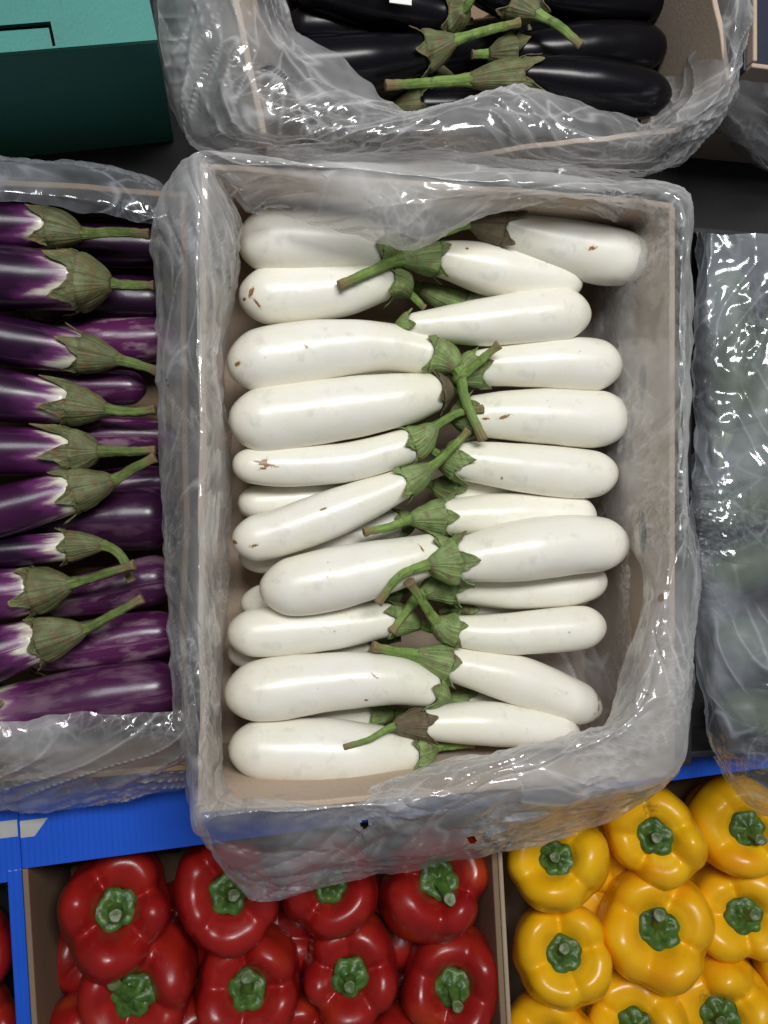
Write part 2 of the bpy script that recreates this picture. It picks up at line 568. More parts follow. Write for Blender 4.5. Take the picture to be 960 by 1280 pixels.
SEED = [0]
def eggplant(name, label, cat, group, body, stem, skin, cal_m, stem_m, z=0.23, scars=(), pale=0.0,
             stem_w=10.5, lobe=16.0, cone=None, neck_out=0.0, wob=0.022, hi=False, lobes=5, calyx=True, dent=None):
    """body: (px, py, width px[, z]) from blossom end to neck; stem: (px, py, z rise) from calyx apex to cut end"""
    SEED[0] += 1
    sd = SEED[0]
    rng = np.random.RandomState(100 + sd)
    pts, rad = [], []
    for b in body:
        zz = b[3] if len(b) > 3 else z
        pts.append(pix(b[0], b[1], zz))
        rad.append(b[2] / 2 * mpp(b[0], b[1], zz))
    nb = len(pts)
    zn = body[-1][3] if len(body[-1]) > 3 else z
    full = list(pts)
    for (px, py, dz) in stem:
        full.append(pix(px, py, zn + dz))
    frad = rad + [rad[-1]] * len(stem)
    sp = Spine(full, frad)
    # arc length of the neck
    k_neck = int(round((nb - 1) / (len(full) - 1) * (len(sp.d) - 1)))
    k_apex = int(round(nb / (len(full) - 1) * (len(sp.d) - 1)))
    sN, sA = sp.d[k_neck], sp.d[k_apex]
    base = np.mean(pts, axis=0)
    base[2] = min(p[2] - r for p, r in zip(pts, rad))
    root = empty(name, base)
    tag(root, label, cat, group)
    # ---- body
    nr, nc = (110, 72) if (hi or scars) else (60, 44)
    rn = rad[-1]
    Rt = max(rad[0], rad[1] * 0.8)
    sb_end = sN + rn * 0.25
    tt = np.linspace(0, 1, nr)
    q = sb_end * (0.65 * tt + 0.35 * (0.5 - 0.5 * np.cos(tt * math.pi)))
    q[0] = 0
    r = np.interp(q, sp.d, sp.R)
    tipL = Rt * 1.25
    r = r * np.where(q < tipL, np.sqrt(np.clip(1 - (1 - q / tipL) ** 2, 0, 1)) ** 0.92, 1)
    ne = sb_end - q
    r = r * np.where(ne < rn * 0.5, np.sqrt(np.clip(1 - (1 - ne / (rn * 0.5)) ** 2, 0, 1)), 1)
    r[0] = max(r[0], 1e-5)
    r[-1] = 1e-5
    ph = np.arange(nc) / nc * 2 * math.pi
    P, A, B = sp.at(q)
    dirs = A[:, None] * np.cos(ph)[None, :, None] + B[:, None] * np.sin(ph)[None, :, None]
    V = P[:, None] + dirs * r[:, None, None]
    nz = perlin(V * 22 + sd * 7.3) * wob * 2.2 + perlin(V * 60 + sd * 3.1) * wob * 0.55
    V = P[:, None] + dirs * (r[:, None] * (1 + nz))[..., None]
    if dent:  # shallow groove along the fruit
        a0, depth, wd = dent
        dd = np.angle(np.exp(1j * (ph - a0)))
        g = np.exp(-(dd / wd) ** 2) * depth
        lw_ = np.sin(np.clip(q / sb_end, 0, 1) * math.pi) ** 0.7
        V = V - dirs * (r[:, None] * g[None, :] * lw_[:, None])[..., None]
    # ---- calyx edge shape
    a0 = rng.rand() * 6.28
    u = ((ph - a0) / (2 * math.pi) * lobes) % 1.0
    tri = 1 - np.abs(u * 2 - 1)
    lobeh = rng.uniform(0.55, 1.15, lobes)[np.floor(((ph - a0) / (2 * math.pi) * lobes) % lobes).astype(int) % lobes]
    m_ = mpp(body[-1][0], body[-1][1], zn)
    lobe = lobe * 0.85
    Lb = (-1.0 + lobe * (tri ** 1.5) * lobeh) * m_
    dcal = (sN - q)[:, None] - Lb[None, :]
    sc = np.zeros((nr, nc))
    for s_ in scars:
        qx, qy, ln, wd, ang = s_          # px, py of the mark, length / width in px, direction
        c0 = pix(qx, qy, z + 0.5 * rad[1])
        # the point of the skin under that place
        dv = V.reshape(-1, 3) - CAMP
        dc = (c0 - CAMP) / np.linalg.norm(c0 - CAMP)
        tpar = dv @ dc
        perp = np.linalg.norm(dv - tpar[:, None] * dc, axis=1)
        k = np.argmin(perp + (tpar - tpar.min()) * 0.15)
        c0 = V.reshape(-1, 3)[k]
        ca, sa = math.cos(math.radians(ang)), math.sin(math.radians(ang))
        ex, ey = np.array([ca, sa, 0]), np.array([-sa, ca, 0])
        d = V - c0
        du = (d @ ex) / (ln / 2 * m_)
        dv_ = (d @ ey) / (wd / 2 * m_)
        sc = np.maximum(sc, 1 - 0.55 * np.sqrt(du ** 2 + dv_ ** 2 + (d[..., 2] / (ln * m_)) ** 2))
    pale *= 0.7
    attrs = dict(along=np.repeat(q / sN, nc), around=np.tile(ph / 6.2832, nr), scar=np.clip(sc, 0, 1.5), dcal=dcal, pale=np.full(nr * nc, pale))
    me = mesh_from(V.reshape(-1, 3) - base, grid_faces(nr, nc, True, flip=False), attrs, "body")
    link('body', me, skin, root)
    if not calyx:
        return root
    # ---- calyx: bell from the stem, then pointed lobes over the skin
    nk, nc2 = 22, 70
    ph2 = np.arange(nc2) / nc2 * 2 * math.pi
    u2 = ((ph2 - a0) / (2 * math.pi) * lobes) % 1.0
    tri2 = 1 - np.abs(u2 * 2 - 1)
    lh2 = rng.uniform(0.75, 1.3, lobes)[np.floor(((ph2 - a0) / (2 * math.pi) * lobes) % lobes).astype(int) % lobes]
    L2 = (-1.0 + lobe * (tri2 ** 1.6) * lh2) * m_
    L2 = L2 + perlin(np.stack([np.cos(ph2) * 2.6, np.sin(ph2) * 2.6, np.full(nc2, sd * 1.37)], -1)) * lobe * 0.30 * m_ + perlin(np.stack([np.cos(ph2) * 9, np.sin(ph2) * 9, np.full(nc2, sd * 2.1)], -1)) * lobe * 0.16 * m_
    rs = stem_w / 2 * m_
    coneL = max(sA - sN, rn * 0.6)
    kk = np.linspace(0, 1, nk)
    split = 0.55
    Vc = np.zeros((nk, nc2, 3))
    al = np.zeros((nk, nc2))
    for i, t in enumerate(kk):
        if t < split:
            f = 1 - t / split                                   # 1 at the apex, 0 at the neck
            q2 = np.full(nc2, sN + coneL * f)
            rr = rs * 0.96 + (rn * 1.03 - rs * 0.96) * (1 - f ** 1.5) ** 0.95
            rr = np.full(nc2, rr) * (1 + 0.06 * np.cos(lobes * (ph2 - a0) + math.pi) * (1 - f))
            al[i] = 0.15
        else:
            f = (t - split) / (1 - split)
            q2 = sN - L2 * f
            lift = 0.0007 + (0.0030 * (tri2 ** 2) * lh2 + 0.0022 * np.abs(perlin(np.stack([np.cos(ph2) * 4, np.sin(ph2) * 4, np.full(nc2, sd * 3.9)], -1)))) * f ** 3
            body_r = np.interp(q2, q, r)
            rr = np.maximum(body_r, rn * 0.9) * 1.045 + lift
            al[i] = 0.2 + 0.8 * f * np.clip(tri2, 0, 1) ** 2
        P2, A2, B2 = sp.at(q2)
        dr = A2 * np.cos(ph2)[:, None] + B2 * np.sin(ph2)[:, None]
        Vc[i] = P2 + dr * rr[:, None]
    nn = perlin(Vc * 120 + sd * 1.7)[..., None]
    ctr = sp.at(np.full(nc2, sN))[0]
    Vc = Vc + (Vc - ctr) / (np.linalg.norm(Vc - ctr, axis=-1, keepdims=True) + 1e-6) * nn * 0.0009
    me = mesh_from(Vc.reshape(-1, 3) - base, grid_faces(nk, nc2, True, flip=True), dict(along=al, around=np.tile(ph2 / 6.2832, nk)), "calyx")
    oc = link('calyx', me, cal_m, root)
    sm = oc.modifiers.new("thick", 'SOLIDIFY')
    sm.thickness = 0.0009
    sm.offset = 1.0
    # ---- stem
    s0, s1 = sA - rs * 0.8, sp.d[-1]
    if s1 - s0 < rs * 1.5:
        s1 = s0 + rs * 1.5
    ns, nc3 = 34, 20
    q3 = np.linspace(s0, s1, ns)
    f3 = np.linspace(0, 1, ns)
    r3 = rs * (1.05 - 0.22 * f3 + 0.22 * smooth(0.88, 1.0, f3) + 0.25 * (1 - smooth(0, 0.25, f3)))
    q3 = np.concatenate([q3, [q3[-1] + rs * 0.12, q3[-1] + rs * 0.05]])
    r3 = np.concatenate([r3, [r3[-1] * 0.75, 1e-5]])
    f3 = np.concatenate([f3, [1.05, 1.1]])
    ph3 = np.arange(nc3) / nc3 * 2 * math.pi
    P3, A3, B3 = sp.at(q3)
    dr = A3[:, None] * np.cos(ph3)[None, :, None] + B3[:, None] * np.sin(ph3)[None, :, None]
    rib = 1 + 0.07 * np.cos(5 * ph3 + rng.rand() * 6)[None, :]
    Vs = P3[:, None] + dr * (r3[:, None] * rib)[..., None]
    Vs = Vs + dr * (perlin(Vs * 170 + sd)[..., None] * rs * 0.16)
    me = mesh_from(Vs.reshape(-1, 3) - base, grid_faces(len(q3), nc3, True), dict(along=np.repeat(np.clip(f3 * 0.985, 0, 1.05), nc3), around=np.tile(ph3 / 6.2832, len(q3))), "stem")
    link('stem', me, stem_m, root)
    return root

def pepper(label, cen, r, cal, skin, zc, group, seed, lobes=4, tall=1.0, stub=(0.0, 0.0), stub_len=0.34, scar=None, name='bell_pepper', flip=False):
    rng = np.random.RandomState(seed)
    O = pix(cen[0], cen[1], zc)
    R = r * mpp(cen[0], cen[1], zc)
    Tt = pix(cal[0] + rng.uniform(-5, 5), cal[1] + rng.uniform(-5, 5), zc + R * 0.72)
    ax = Tt - O
    ax /= np.linalg.norm(ax)
    if flip:
        ax = -ax
    e1 = np.cross([0, 1.0, 0], ax)
    e1 /= np.linalg.norm(e1)
    e2 = np.cross(ax, e1)
    base = O - (0 if flip else 1) * ax * R * 0.95 * tall
    if flip:
        base[2] -= R * 0.9
    root = empty(name, base)
    tag(root, label, 'pepper', group)
    prof = np.array([(0.0, 0.44), (0.20, 0.46), (0.31, 0.60), (0.47, 0.82), (0.68, 0.91), (0.90, 0.76), (1.0, 0.40), (1.01, 0.0),
                     (0.96, -0.45), (0.84, -0.85), (0.55, -1.08), (0.25, -1.0), (0.0, -0.93)])
    nr, nc = 54, 84
    pr = catmull(prof, nr)
    rho, hh = np.maximum(pr[:, 0], 0), pr[:, 1].copy()
    hh = np.where(hh < 0, hh * tall, hh)
    ph = np.arange(nc) / nc * 2 * math.pi
    a0 = rng.rand() * 6.28
    ga = a0 + (np.arange(lobes) + rng.uniform(-0.16, 0.16, lobes)) * 2 * math.pi / lobes
    gd = rng.uniform(0.5, 1.55, lobes)
    lobe_h = rng.uniform(-0.16, 0.16, lobes)
    g = np.zeros(nc)
    for a, dpt in zip(ga, gd):
        dd = np.angle(np.exp(1j * (ph - a)))
        g = np.maximum(g, dpt * (0.65 * np.exp(-(np.abs(dd) / 0.20) ** 1.5) + 0.35 * np.exp(-(dd / 0.5) ** 2)))
    lh = np.zeros(nc)
    for a, hgt in zip(ga + math.pi / lobes, lobe_h):
        dd = np.angle(np.exp(1j * (ph - a)))
        lh += hgt * np.exp(-(dd / 0.55) ** 2)
    # secondary soft ribs
    g2 = 0.012 * np.cos(2 * lobes * (ph - a0) + rng.rand() * 6)
    top = smooth(0.05, 0.45, hh)
    side = 1 - np.abs(np.clip(hh, -1, 1)) * 0.3
    amp = (0.060 + 0.07 * smooth(0.2, 0.6, hh)) * smooth(0.15, 0.7, rho) * side
    RR = rho[:, None] * (1 - amp[:, None] * g[None] + 0.5 * g2[None] * smooth(0.3, 0.8, rho)[:, None])
    ell = 1 + rng.uniform(0.0, 0.10) * np.cos(2 * (ph - rng.rand() * 6))
    RR = RR * ell[None]
    shoulder = smooth(0.22, 0.55, rho) * (hh > 0)
    HH = hh[:, None] + (lh[None] - 0.21 * g[None]) * shoulder[:, None]
    bott = smooth(0.15, 0.6, rho) * smooth(-0.5, -0.9, hh)
    HH = HH + 0.12 * g[None] * bott[:, None]
    V = O + (e1 * np.cos(ph)[:, None] + e2 * np.sin(ph)[:, None])[None] * (RR * R)[..., None] + ax * (HH * R)[..., None]
    nzz = perlin(V * 28 + seed)
    V = V + (V - O) * (nzz * 0.05 * smooth(0.1, 0.5, rho)[:, None])[..., None]
    sc = np.zeros((nr, nc))
    if scar:
        c0 = pix(scar[0], scar[1], zc + R * 0.85)
        d = np.linalg.norm((V - c0)[..., :2], axis=-1) / (scar[2] * mpp(scar[0], scar[1], zc))
        sc = np.clip(1 - d, 0, 1) * (0.6 + 0.8 * perlin(V * 300))
    me = mesh_from(V.reshape(-1, 3) - base, grid_faces(nr, nc, True, flip=True), dict(scar=sc), "body")
    link('body', me, skin, root)
    # calyx
    nk, nc2 = 12, 60
    ph2 = np.arange(nc2) / nc2 * 2 * math.pi
    npt = rng.randint(5, 8)
    edge = 0.325 * (1 + 0.10 * np.cos(npt * (ph2 + rng.rand() * 6)) + 0.05 * np.cos(2 * ph2 + rng.rand() * 6) + 0.03 * np.cos(11 * ph2 + rng.rand() * 6))
    Vc = np.zeros((nk, nc2, 3))
    for i, t in enumerate(np.linspace(0.0, 1, nk)):
        rr = edge * t
        h = 0.56 + 0.13 * (1 - t ** 1.6) + 0.018 * np.cos(npt * ph2) * math.sin(t * math.pi) - (0.05 if i == nk - 1 else 0) + 0.05 * smooth(0.6, 1, t)
        Vc[i] = O + (e1 * np.cos(ph2)[:, None] + e2 * np.sin(ph2)[:, None]) * (rr * R)[:, None] + ax * (h * R)[:, None]
    Vc += (perlin(Vc * 160 + seed)[..., None]) * ax * 0.0011
    me = mesh_from(Vc.reshape(-1, 3) - base, grid_faces(nk, nc2, True, flip=False), dict(along=np.zeros(nk * nc2)), "calyx")
    oc = link('calyx', me, M['pgreen'], root)
    sm = oc.modifiers.new("thick", 'SOLIDIFY')
    sm.thickness = 0.0022
    sm.offset = -1.0
    # stem stub
    ns, nc3 = 16, 22
    ph3 = np.arange(nc3) / nc3 * 2 * math.pi
    Vs, al = [], []
    sdx = e1 * stub[0] + e2 * stub[1]
    for i in range(ns + 2):
        t = min(i / (ns - 1), 1.0)
        rr = 0.115 - 0.03 * t + 0.16 * (1 - t) ** 5 + 0.022 * smooth(0.85, 1, t)
        if i == ns: rr *= 0.78
        if i == ns + 1: rr = 1e-4
        c = O + ax * R * (0.60 + stub_len * t - (0.02 if i > ns else 0)) + sdx * R * (t ** 1.5) * 0.8
        k = 1 + 0.05 * np.cos(5 * ph3 + seed) + 0.06 * np.cos(3 * ph3 + seed * 2)
        Vs.append(c + (e1 * np.cos(ph3)[:, None] + e2 * np.sin(ph3)[:, None]) * (rr * R * k)[:, None])
        al += [1.0 if i >= ns - 1 else t * 0.8] * nc3
    Vs = np.array(Vs)
    me = mesh_from(Vs.reshape(-1, 3) - base, grid_faces(ns + 2, nc3, True), dict(along=al), "stem")
    link('stem', me, M['pgreen'], root)
    return root

# ------------------------------------------------------------------ film builder
_VJ = np.random.RandomState(9).rand(256, 3)
def facets(P, freq, seed):
    """distance to the creases between irregular flat facets"""
    Q = P * freq + seed * 3.3
    i = np.floor(Q).astype(int)
    f1 = np.full(Q.shape[:-1], 9.0)
    f2 = np.full(Q.shape[:-1], 9.0)
    for dx in (-1, 0, 1):
        for dy in (-1, 0, 1):
            for dz in (-1, 0, 1):
                c = i + np.array([dx, dy, dz])
                h = _PERM[_PERM[_PERM[c[..., 0] & 255] + (c[..., 1] & 255)] + (c[..., 2] & 255)]
                d = np.sqrt((((c + _VJ[h]) - Q) ** 2).sum(-1))
                f2 = np.minimum(f2, np.maximum(f1, d))
                f1 = np.minimum(f1, d)
    return f2 - f1

def relax(X, G, closed, ru, rv, anchor, iters, bend, ex):
    """let a sheet with more film than room buckle into folds"""
    Lu, Lv, Ld1, Ld2 = ru, rv, None, None
    def nxt(A):
        return np.roll(A, -1, 0) if closed else A[1:]
    def cur(A):
        return A if closed else A[:-1]
    d1 = np.linalg.norm(nxt(G)[:, 1:] - cur(G)[:, :-1], axis=-1) * (1 + ex)
    d2 = np.linalg.norm(nxt(G)[:, :-1] - cur(G)[:, 1:], axis=-1) * (1 + ex)
    for it in range(iters):
        D = np.zeros_like(X)
        E = nxt(X) - cur(X)
        l = np.sqrt((E * E).sum(-1)) + 1e-9
        c = E * ((l - Lu) / l)[..., None] * 0.5
        if closed:
            D += c; D -= np.roll(c, 1, 0)
        else:
            D[:-1] += c; D[1:] -= c
        E = X[:, 1:] - X[:, :-1]
        l = np.sqrt((E * E).sum(-1)) + 1e-9
        c = E * ((l - Lv) / l)[..., None] * 0.5
        D[:, :-1] += c; D[:, 1:] -= c
        for A0, A1, i0, i1, dl in ((cur(X)[:, :-1], nxt(X)[:, 1:], slice(None, -1), slice(1, None), d1), (cur(X)[:, 1:], nxt(X)[:, :-1], slice(1, None), slice(None, -1), d2)):
            E = A1 - A0
            l = np.sqrt((E * E).sum(-1)) + 1e-9
            c = E * ((l - dl) / l)[..., None] * 0.25
            if closed:
                D[:, i0] += c
                D[:, i1] -= np.roll(c, 1, 0)
            else:
                D[:-1, i0] += c
                D[1:, i1] -= c
        X = X + 0.42 * D
        lap = np.zeros_like(X)
        if closed:
            lap += (np.roll(X, 1, 0) + np.roll(X, -1, 0)) / 2 - X
        else:
            lap[1:-1] += (X[2:] + X[:-2]) / 2 - X[1:-1]
        lap[:, 1:-1] += (X[:, 2:] + X[:, :-2]) / 2 - X[:, 1:-1]
        X = X + bend * lap + anchor * (G - X)
    return X

def upsample(A, nu, nv, closed):
    A = catmull(A, nu, closed)
    return np.swapaxes(catmull(np.swapaxes(A, 0, 1), nv), 0, 1)

def film(name, label, cols, closed, nu, nv, mat, seed, anchors, group=None, holes=(), hem=0.004, eu=0.05, ev=0.05, fold=1.0, milk=(0.12, 0.34), crease=1.0, thick=(), rimmilk=0.0):
    net = np.array([[pix(*p) for p in c] for c in cols])          # columns, rows, xyz
    X = None
    for lvl, (k, iters, bend) in enumerate(((4, 200, 0.006), (2, 90, 0.03), (1, 30, 0.02))):
        ek = (1.0, 0.55, 0.5)[lvl]
        n1, n2 = nu // k, max(nv // k, 8)
        G = upsample(net, n1, n2, closed)
        du = np.gradient(G, axis=0)
        dv = np.gradient(G, axis=1)
        nrm = np.cross(du, dv)
        nrm /= np.linalg.norm(nrm, axis=-1, keepdims=True) + 1e-9
        an1 = np.clip(catmull(np.array(anchors, float)[:, None], n2)[:, 0], 0.002, 1)
        free = smooth(0.06, 0.012, an1)[None, :]
        U = np.cumsum(np.linalg.norm(du[:, n2 // 2], axis=-1))[:, None] + 0 * G[..., 0]
        Vl = np.cumsum(np.linalg.norm(dv, axis=-1).mean(0))[None] + 0 * U
        sk = 0.03 * perlin(G * 6 + seed)                           # folds wander as they run along the edge
        UV = lambda fu, fv, o_: perlin(np.stack([U * fu, (Vl + sk) * fv, np.full_like(U, seed * 0.37 + o_)], -1))
        big = 0.007 * perlin(G * 8 + seed) + 0.008 * (0.45 - np.abs(UV(5, 26, 1.5))) + 0.004 * (0.4 - np.abs(UV(12, 55, 7.5))) + 0.003 * (0.4 - np.abs(perlin(G * 30 + seed * 2.7)))
        G = G + nrm * (big * free * fold)[..., None]
        anc = an1[None, :, None] * (0.35 + 1.3 * smooth(-0.3, 0.3, perlin(G * 13 + 5.1 + seed)))[..., None] * (0.5 ** lvl)
        if X is None:
            X = G + nrm * (perlin(G * 26 + seed)[..., None] * 0.005 + perlin(G * 60 + seed)[..., None] * 0.003)
        else:
            X = upsample(X, n1, n2, closed)
            X = X + nrm * (perlin(X * 120 + seed + lvl)[..., None] * 0.0006)
        nxtG = (np.roll(G, -1, 0) - G) if closed else G[1:] - G[:-1]
        xu = smooth(-0.25, 0.55, perlin(G * 10 + seed * 3.7)) * 2.0
        xv = smooth(-0.25, 0.55, perlin(G * 12 + seed * 5.3 + 40)) * 2.0
        ru = np.linalg.norm(nxtG, axis=-1) * (1 + ek * eu * (xu if closed else xu[:-1]))
        rv = np.linalg.norm(G[:, 1:] - G[:, :-1], axis=-1) * (1 + ek * ev * xv[:, :-1])
        X = relax(X, G, closed, ru, rv, anc, iters, bend, ek * (eu + ev) * 0.5)
    V = X
    du, dv = np.gradient(V, axis=0), np.gradient(V, axis=1)
    nrm = np.cross(du, dv)
    nrm /= np.linalg.norm(nrm, axis=-1, keepdims=True) + 1e-9
    rs_ = np.random.RandomState(seed)
    Wp = V + 0.010 * np.stack([perlin(V * 14 + k * 9.1 + seed) for k in range(3)], -1)
    B1 = rs_.normal(size=(3, 3)) * 0.35 + np.eye(3)
    B2 = rs_.normal(size=(3, 3)) * 0.35 + np.eye(3)
    k1 = smooth(-0.1, 0.3, perlin(V * 10 + seed * 1.1))
    k2 = smooth(0.0, 0.35, perlin(V * 15 + seed * 2.1))
    U = np.cumsum(np.linalg.norm(du[:, nv // 2], axis=-1))[:, None] + 0 * V[..., 0]
    Vl = np.cumsum(np.linalg.norm(dv, axis=-1).mean(0))[None] + 0.035 * perlin(V * 7 + seed)
    lng = facets(np.stack([U * 0.42 + 0.3 * Vl, Vl, 0.2 * U], -1), 24, seed + 4)
    fb = facets(Wp @ B2, 46, seed + 1)
    wl_ = smooth(-0.15, 0.1, perlin(V * 6 + seed * 1.9))
    fa = facets(Wp @ B1, 18, seed)
    fa = np.where(wl_ > 0.5, lng, fa)
    pn = lambda a_, b_, c_: perlin(np.stack([a_, b_, np.full_like(a_, c_)], -1))
    Us, Vs_ = U + 0.02 * perlin(V * 9 + seed), Vl
    st1 = np.abs(pn((Us + 0.8 * Vs_) * 7, (Vs_ - 0.5 * Us) * 42, seed * 0.31))       # long straight tension lines, two ways
    st2 = np.abs(pn((Us - 0.9 * Vs_) * 8, (Vs_ + 0.6 * Us) * 46, seed * 0.53 + 9))
    g1 = smooth(-0.05, 0.25, perlin(V * 8 + seed * 4.1))
    g2 = smooth(-0.05, 0.25, perlin(V * 8 + seed * 6.1 + 50))
    fc = facets(Wp @ B1[::-1], 95, seed + 8)
    l1, l2 = np.exp(-(st1 / 0.042) ** 2) * g1, np.exp(-(st2 / 0.042) ** 2) * g2
    dsp = np.minimum(fa, 0.7) * 0.0062 * k1 + np.minimum(fb, 0.6) * 0.0032 * k2 + np.minimum(fc, 0.6) * 0.0013 * k2 * k1
    dsp = dsp - np.minimum(st1, 0.3) * 0.0080 * g1 - np.minimum(st2, 0.3) * 0.0080 * g2
    V = V + nrm * (dsp * crease)[..., None]
    cl = smooth(-0.2, 0.5, perlin(V * 11 + seed * 0.7) + 0.35 * perlin(V * 30 + seed))
    mk = milk[0] + (milk[1] - milk[0]) * cl + 0.06 * perlin(V * 85 + seed)
    mk = mk + np.where(wl_ > 0.5, 0.28, 0.13) * np.exp(-(fa / 0.03) ** 2) * k1 + 0.15 * np.exp(-(fb / 0.05) ** 2) * k2 + 0.15 * np.exp(-(fc / 0.09) ** 2) * k2 + 0.32 * np.maximum(l1, l2)      # creases go white
    mk = mk + rimmilk * (1 + 2.0 * perlin(V * 16 + seed)) * np.exp(-((np.linspace(0, 1, nv)[None] - 0.5) / 0.13) ** 2)
    for h in thick:                                                # doubled layers are milkier; front overhang also whitened to lift its shade
        c = pix(h[0], h[1], h[2])
        mk = mk + h[4] * np.exp(-((np.linalg.norm(V - c, axis=-1) / (h[3] * mpp(h[0], h[1], h[2]))) ** 2))
    mk = np.clip(mk, 0.04, 0.93)
    du = np.gradient(V, axis=0)
    uu = np.cumsum(np.linalg.norm(du[:, nv // 2], axis=-1))[:, None]
    for side, k in ((0, 1), (-1, -2)):                             # ragged hems
        e = V[:, side] - V[:, k]
        e /= np.linalg.norm(e, axis=-1, keepdims=True) + 1e-9
        V[:, side] += e * (perlin(np.stack([uu[:, 0] * 40, uu[:, 0] * 0, np.full(nu, seed + 2.2)], -1)) * hem)[:, None]
    base = V.reshape(-1, 3).mean(0)
    base[2] = V[..., 2].min()
    F = []
    for i in range(nu if closed else nu - 1):
        j = (i + 1) % nu
        for c in range(nv - 1):
            F.append((i * nv + c, j * nv + c, j * nv + c + 1, i * nv + c + 1))
    if holes:                                                      # torn holes
        C = V.reshape(-1, 3)
        dead = np.zeros(len(C), bool)
        for h in holes:
            c = pix(h[0], h[1], h[2])
            dc = (c - CAMP) / np.linalg.norm(c - CAMP)
            dvv = C - CAMP
            perp = np.linalg.norm(dvv - (dvv @ dc)[:, None] * dc, axis=1)
            dead |= perp < h[3] * mpp(h[0], h[1], h[2])
        F = [f for f in F if not any(dead[i] for i in f)]
    me = mesh_from(V.reshape(-1, 3) - base, F, dict(milk=mk, crinkle=k2), name)
    o = link(name, me, mat)
    me.set_sharp_from_angle(angle=math.radians(18))
    o.location = tuple(base)
    tag(o, label, 'plastic bag', group)
    return o

# ================================================================== THE MAIN CRATE
RIM = 0.31
X0, X1 = pix(249, 640, RIM)[0], pix(848, 640, RIM)[0]
Y1, Y0 = pix(245, 196, RIM)[1], pix(247, 1020, RIM)[1]
crate = empty('cardboard_crate', ((X0 + X1) / 2, (Y0 + Y1) / 2, DECK))
tag(crate, 'open brown cardboard crate packed with white eggplants', 'crate', 'open crates on the shelf step')
hx, hy, ch, tk = (X1 - X0) / 2, (Y1 - Y0) / 2, RIM - DECK - 0.005, 0.005
box('base', -hx, hx, -hy, hy, 0.0, 0.005, M['card'], crate)
box('wall', -hx, -hx + tk, -hy + tk + .0005, hy - tk - .0005, 0.0055, ch, M['card'], crate, wavy=0.003)
pw = hy * 2 - 2 * tk - 0.001
p = cut_panel('wall', pw, ch - 0.006, [oval(pw * 0.42, 0.112, 0.022, 0.011), oval(pw * 0.71, 0.112, 0.022, 0.011)], tk, M['card'], crate)
p.matrix_local = Matrix.Translation((hx - tk / 2, -pw / 2, 0.0055)) @ Matrix(((0, 0, 1, 0), (1, 0, 0, 0), (0, 1, 0, 0), (0, 0, 0, 1)))
box('wall', -hx, hx, hy - tk, hy, 0.0055, ch - 0.001, M['card'], crate, wavy=0.003)
box('wall', -hx, hx, -hy, -hy + tk, 0.0055, ch - 0.001, M['card'], crate, wavy=0.003)

GW = 'white eggplants packed in the middle crate'
ZU, ZL = 0.232, 0.185
def W(label, body, stem, z=ZU, dry=False, **k):
    eggplant('white_eggplant', label, 'eggplant', GW, body, stem, M['white'], M['dry'] if dry else M['calyx'], M['stem'], z=z, **k)

# blossom ends against the wall beside the purple eggplants
W('white eggplant half veiled by the film folded over the crate back', [(297, 306, 66), (345, 303, 80), (415, 305, 74), (476, 312, 58)], [(505, 322, 0), (520, 328, -.004)], z=0.236)
W('white eggplant with a dark brown cracked scar on its blossom end', [(298, 371, 58), (345, 370, 72), (420, 364, 66), (487, 352, 46)], [(512, 368, -.008), (530, 385, -.012)], z=0.230,
  scars=[(313, 366, 12, 5, 70), (321, 380, 14, 3, -50), (305, 374, 5, 4, 0)])
W('thick curved white eggplant below the scarred one, with an upright yellow calyx tip', [(284, 460, 64), (335, 450, 84), (410, 437, 74), (480, 433, 60), (541, 445, 52)], [(572, 462, .012), (582, 500, .018), (604, 550, .024)], z=0.236,
  scars=[(296, 454, 7, 5, 30), (382, 432, 4, 6, 60)], lobe=22, stem_w=13)
W('plump smooth white eggplant with a withered brown calyx', [(285, 528, 66), (340, 524, 82), (430, 511, 78), (500, 500, 66), (548, 490, 46)], [(566, 488, 0), (574, 484, -.004)], z=0.238, lobe=10, dry=True)
W('slim white eggplant with a brown star scar', [(290, 580, 42), (345, 583, 50), (430, 578, 50), (514, 556, 44)], [(545, 533, .010), (572, 517, .016), (604, 511, .018)], z=0.234,
  scars=[(328, 578, 12, 5, 35), (336, 581, 20, 3, -10), (328, 586, 14, 2.5, 15), (322, 577, 14, 2, -10)], lobe=18, stem_w=11)
W('buried white eggplant peeking out under the star scarred one', [(297, 630, 40), (345, 627, 46), (420, 622, 44), (470, 618, 36)], [(495, 612, 0), (510, 606, 0)], z=0.205)
W('white eggplant slanting up to a long green stem', [(290, 678, 50), (340, 668, 60), (425, 638, 58), (507, 603, 38)], [(540, 583, .012), (565, 560, .018), (585, 538, .020)], z=0.236,
  scars=[(318, 681, 12, 3, 20), (404, 637, 9, 2, 25), (292, 678, 5, 10, 80)], lobe=16, stem_w=11)
W('buried white eggplant under the slanting one', [(298, 697, 36), (350, 690, 50), (430, 672, 48), (500, 655, 34)], [(520, 650, 0), (535, 646, 0)], z=0.200)
W('white eggplant lying high across its neighbours, blossom end away from the wall', [(324, 738, 56), (380, 731, 77), (465, 712, 72), (545, 690, 48)], [(556, 684, -.008), (562, 680, -.012)], z=0.244, lobe=8, scars=[(528, 686, 12, 2.2, -60)])
W('buried white eggplant tip showing below the high lying one', [(300, 755, 34), (345, 752, 50), (420, 748, 50), (480, 744, 40)], [(500, 740, -.004), (515, 735, -.006)], z=0.198)
W('yellowish white eggplant under a crossed pair of stems', [(283, 793, 48), (335, 790, 62), (415, 783, 58), (491, 775, 42)], [(524, 782, -.004), (548, 790, -.006)], z=0.226, lobe=20)
